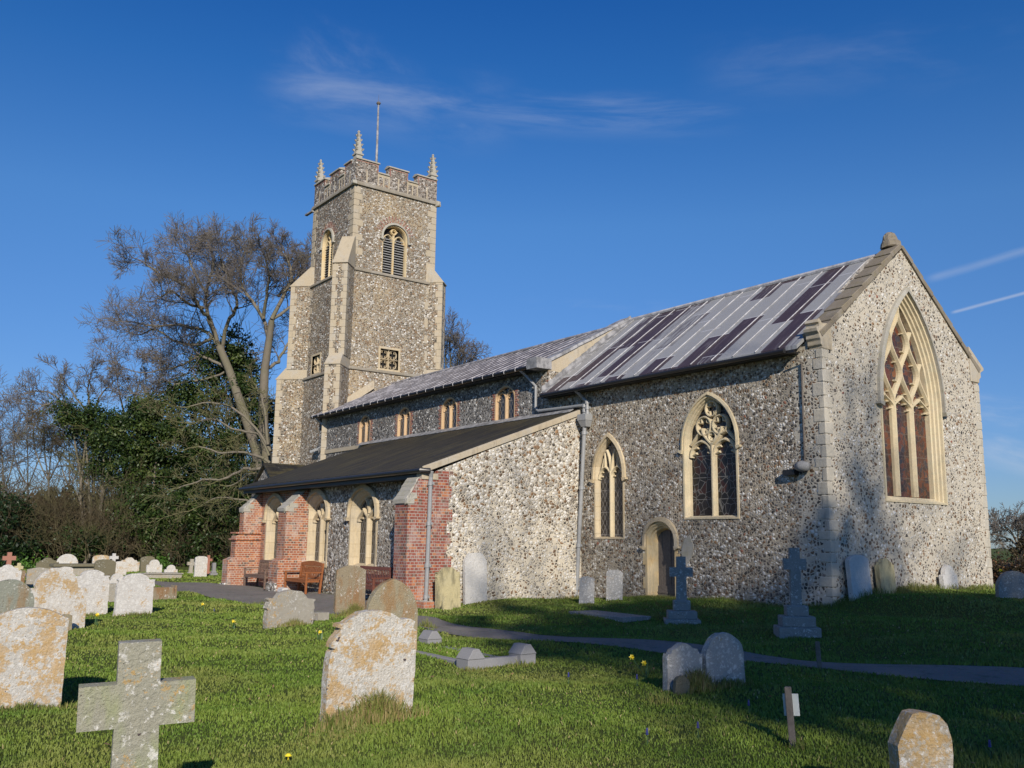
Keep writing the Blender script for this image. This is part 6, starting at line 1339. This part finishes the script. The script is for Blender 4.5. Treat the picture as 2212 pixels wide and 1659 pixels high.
crownlet(2200, 1180, 50, 'bare tree at the right edge beyond the hedge', [[(2185, 1150), (2165, 1135), (2150, 1128)], [(2200, 1140), (2195, 1120)], [(2225, 1140), (2240, 1110)], [(2180, 1165), (2150, 1155), (2135, 1160)]], seed=82, r0=.06, group='bare trees beyond the hedge', rmin=.012)
crownlet(2290, 1170, 52, 'bare tree just outside the right edge, beyond the hedge', [[(2270, 1120), (2250, 1090)], [(2300, 1120), (2310, 1080)], [(2250, 1150), (2225, 1130)]], seed=83, r0=.07, group='bare trees beyond the hedge', rmin=.012)
bl = [((-16-k*4.2+r.uniform(-1, 1), 70+k*1.5, 1.2), (3.5, 3., 1.9)) for k in range(5)]+[((-9+k*5, 66-k*2.0, 1.1), (3.5, 3., 1.8)) for k in range(14)]
leaves(bl, .2, 60, 'field_hedge', 'beech', None, 'stuff', seed=15, dens=.4, tint=(0, .6))
# trees behind the photographer that shade the right of the picture
def shade(n_, s_, H, Rr, seed, label, ev, cz, hz_, dens=1.):
    x, y = S2.x*s_-S2.y*n_, S2.y*s_+S2.x*n_; b = Vector((x, y, -.1)); root = empty('shade_tree', b, label, 'tree', 'trees behind the photographer'); t = Tree(seed, .018, .16)
    top = b+Vector((.3, .2, H*.5)); t.poly([b, b+Vector((.1, 0, H*.2)), top], .30, .22); rr = random.Random(seed)
    for k in range(8):
        a = k*pi/4+rr.uniform(-.3, .3); e = top+Vector((cos(a)*Rr*.55, sin(a)*Rr*.55, H*rr.uniform(.2, .5))); t.limb([tuple(top-Vector((0, 0, rr.uniform(0, H*.15)))), tuple(top.lerp(e, .5)+Vector((0, 0, .3))), tuple(e)], .12, .04, 2, 8, .34, 5)
    t.build(root, .05)
    if ev:
        bb = [((x+rr.uniform(-1, 1)*Rr*.7, y+rr.uniform(-1, 1)*Rr*.7, cz+rr.uniform(-1, 1)*hz_), (1.25, 1.25, 1.05)) for _ in range(26)]; leaves(bb, .2, 50, 'ivy_foliage', 'ivy', root, seed=seed, dens=.6*dens)
shade(5.4, 26, 23, 2.9, 91, 'ivied tree behind the photographer, leftmost of three', True, 19.7, 2.2, .42)
shade(9.2, 26, 24, 3.3, 92, 'ivied tree behind the photographer, middle of three', True, 18.6, 2.9, .36)
shade(13.0, 27, 24, 3.0, 93, 'half bare tree behind the photographer, rightmost of three', True, 18.7, 2.3, .30)
for o in list(bpy.data.objects):
    if 'wl' in o.keys(): del o['wl']
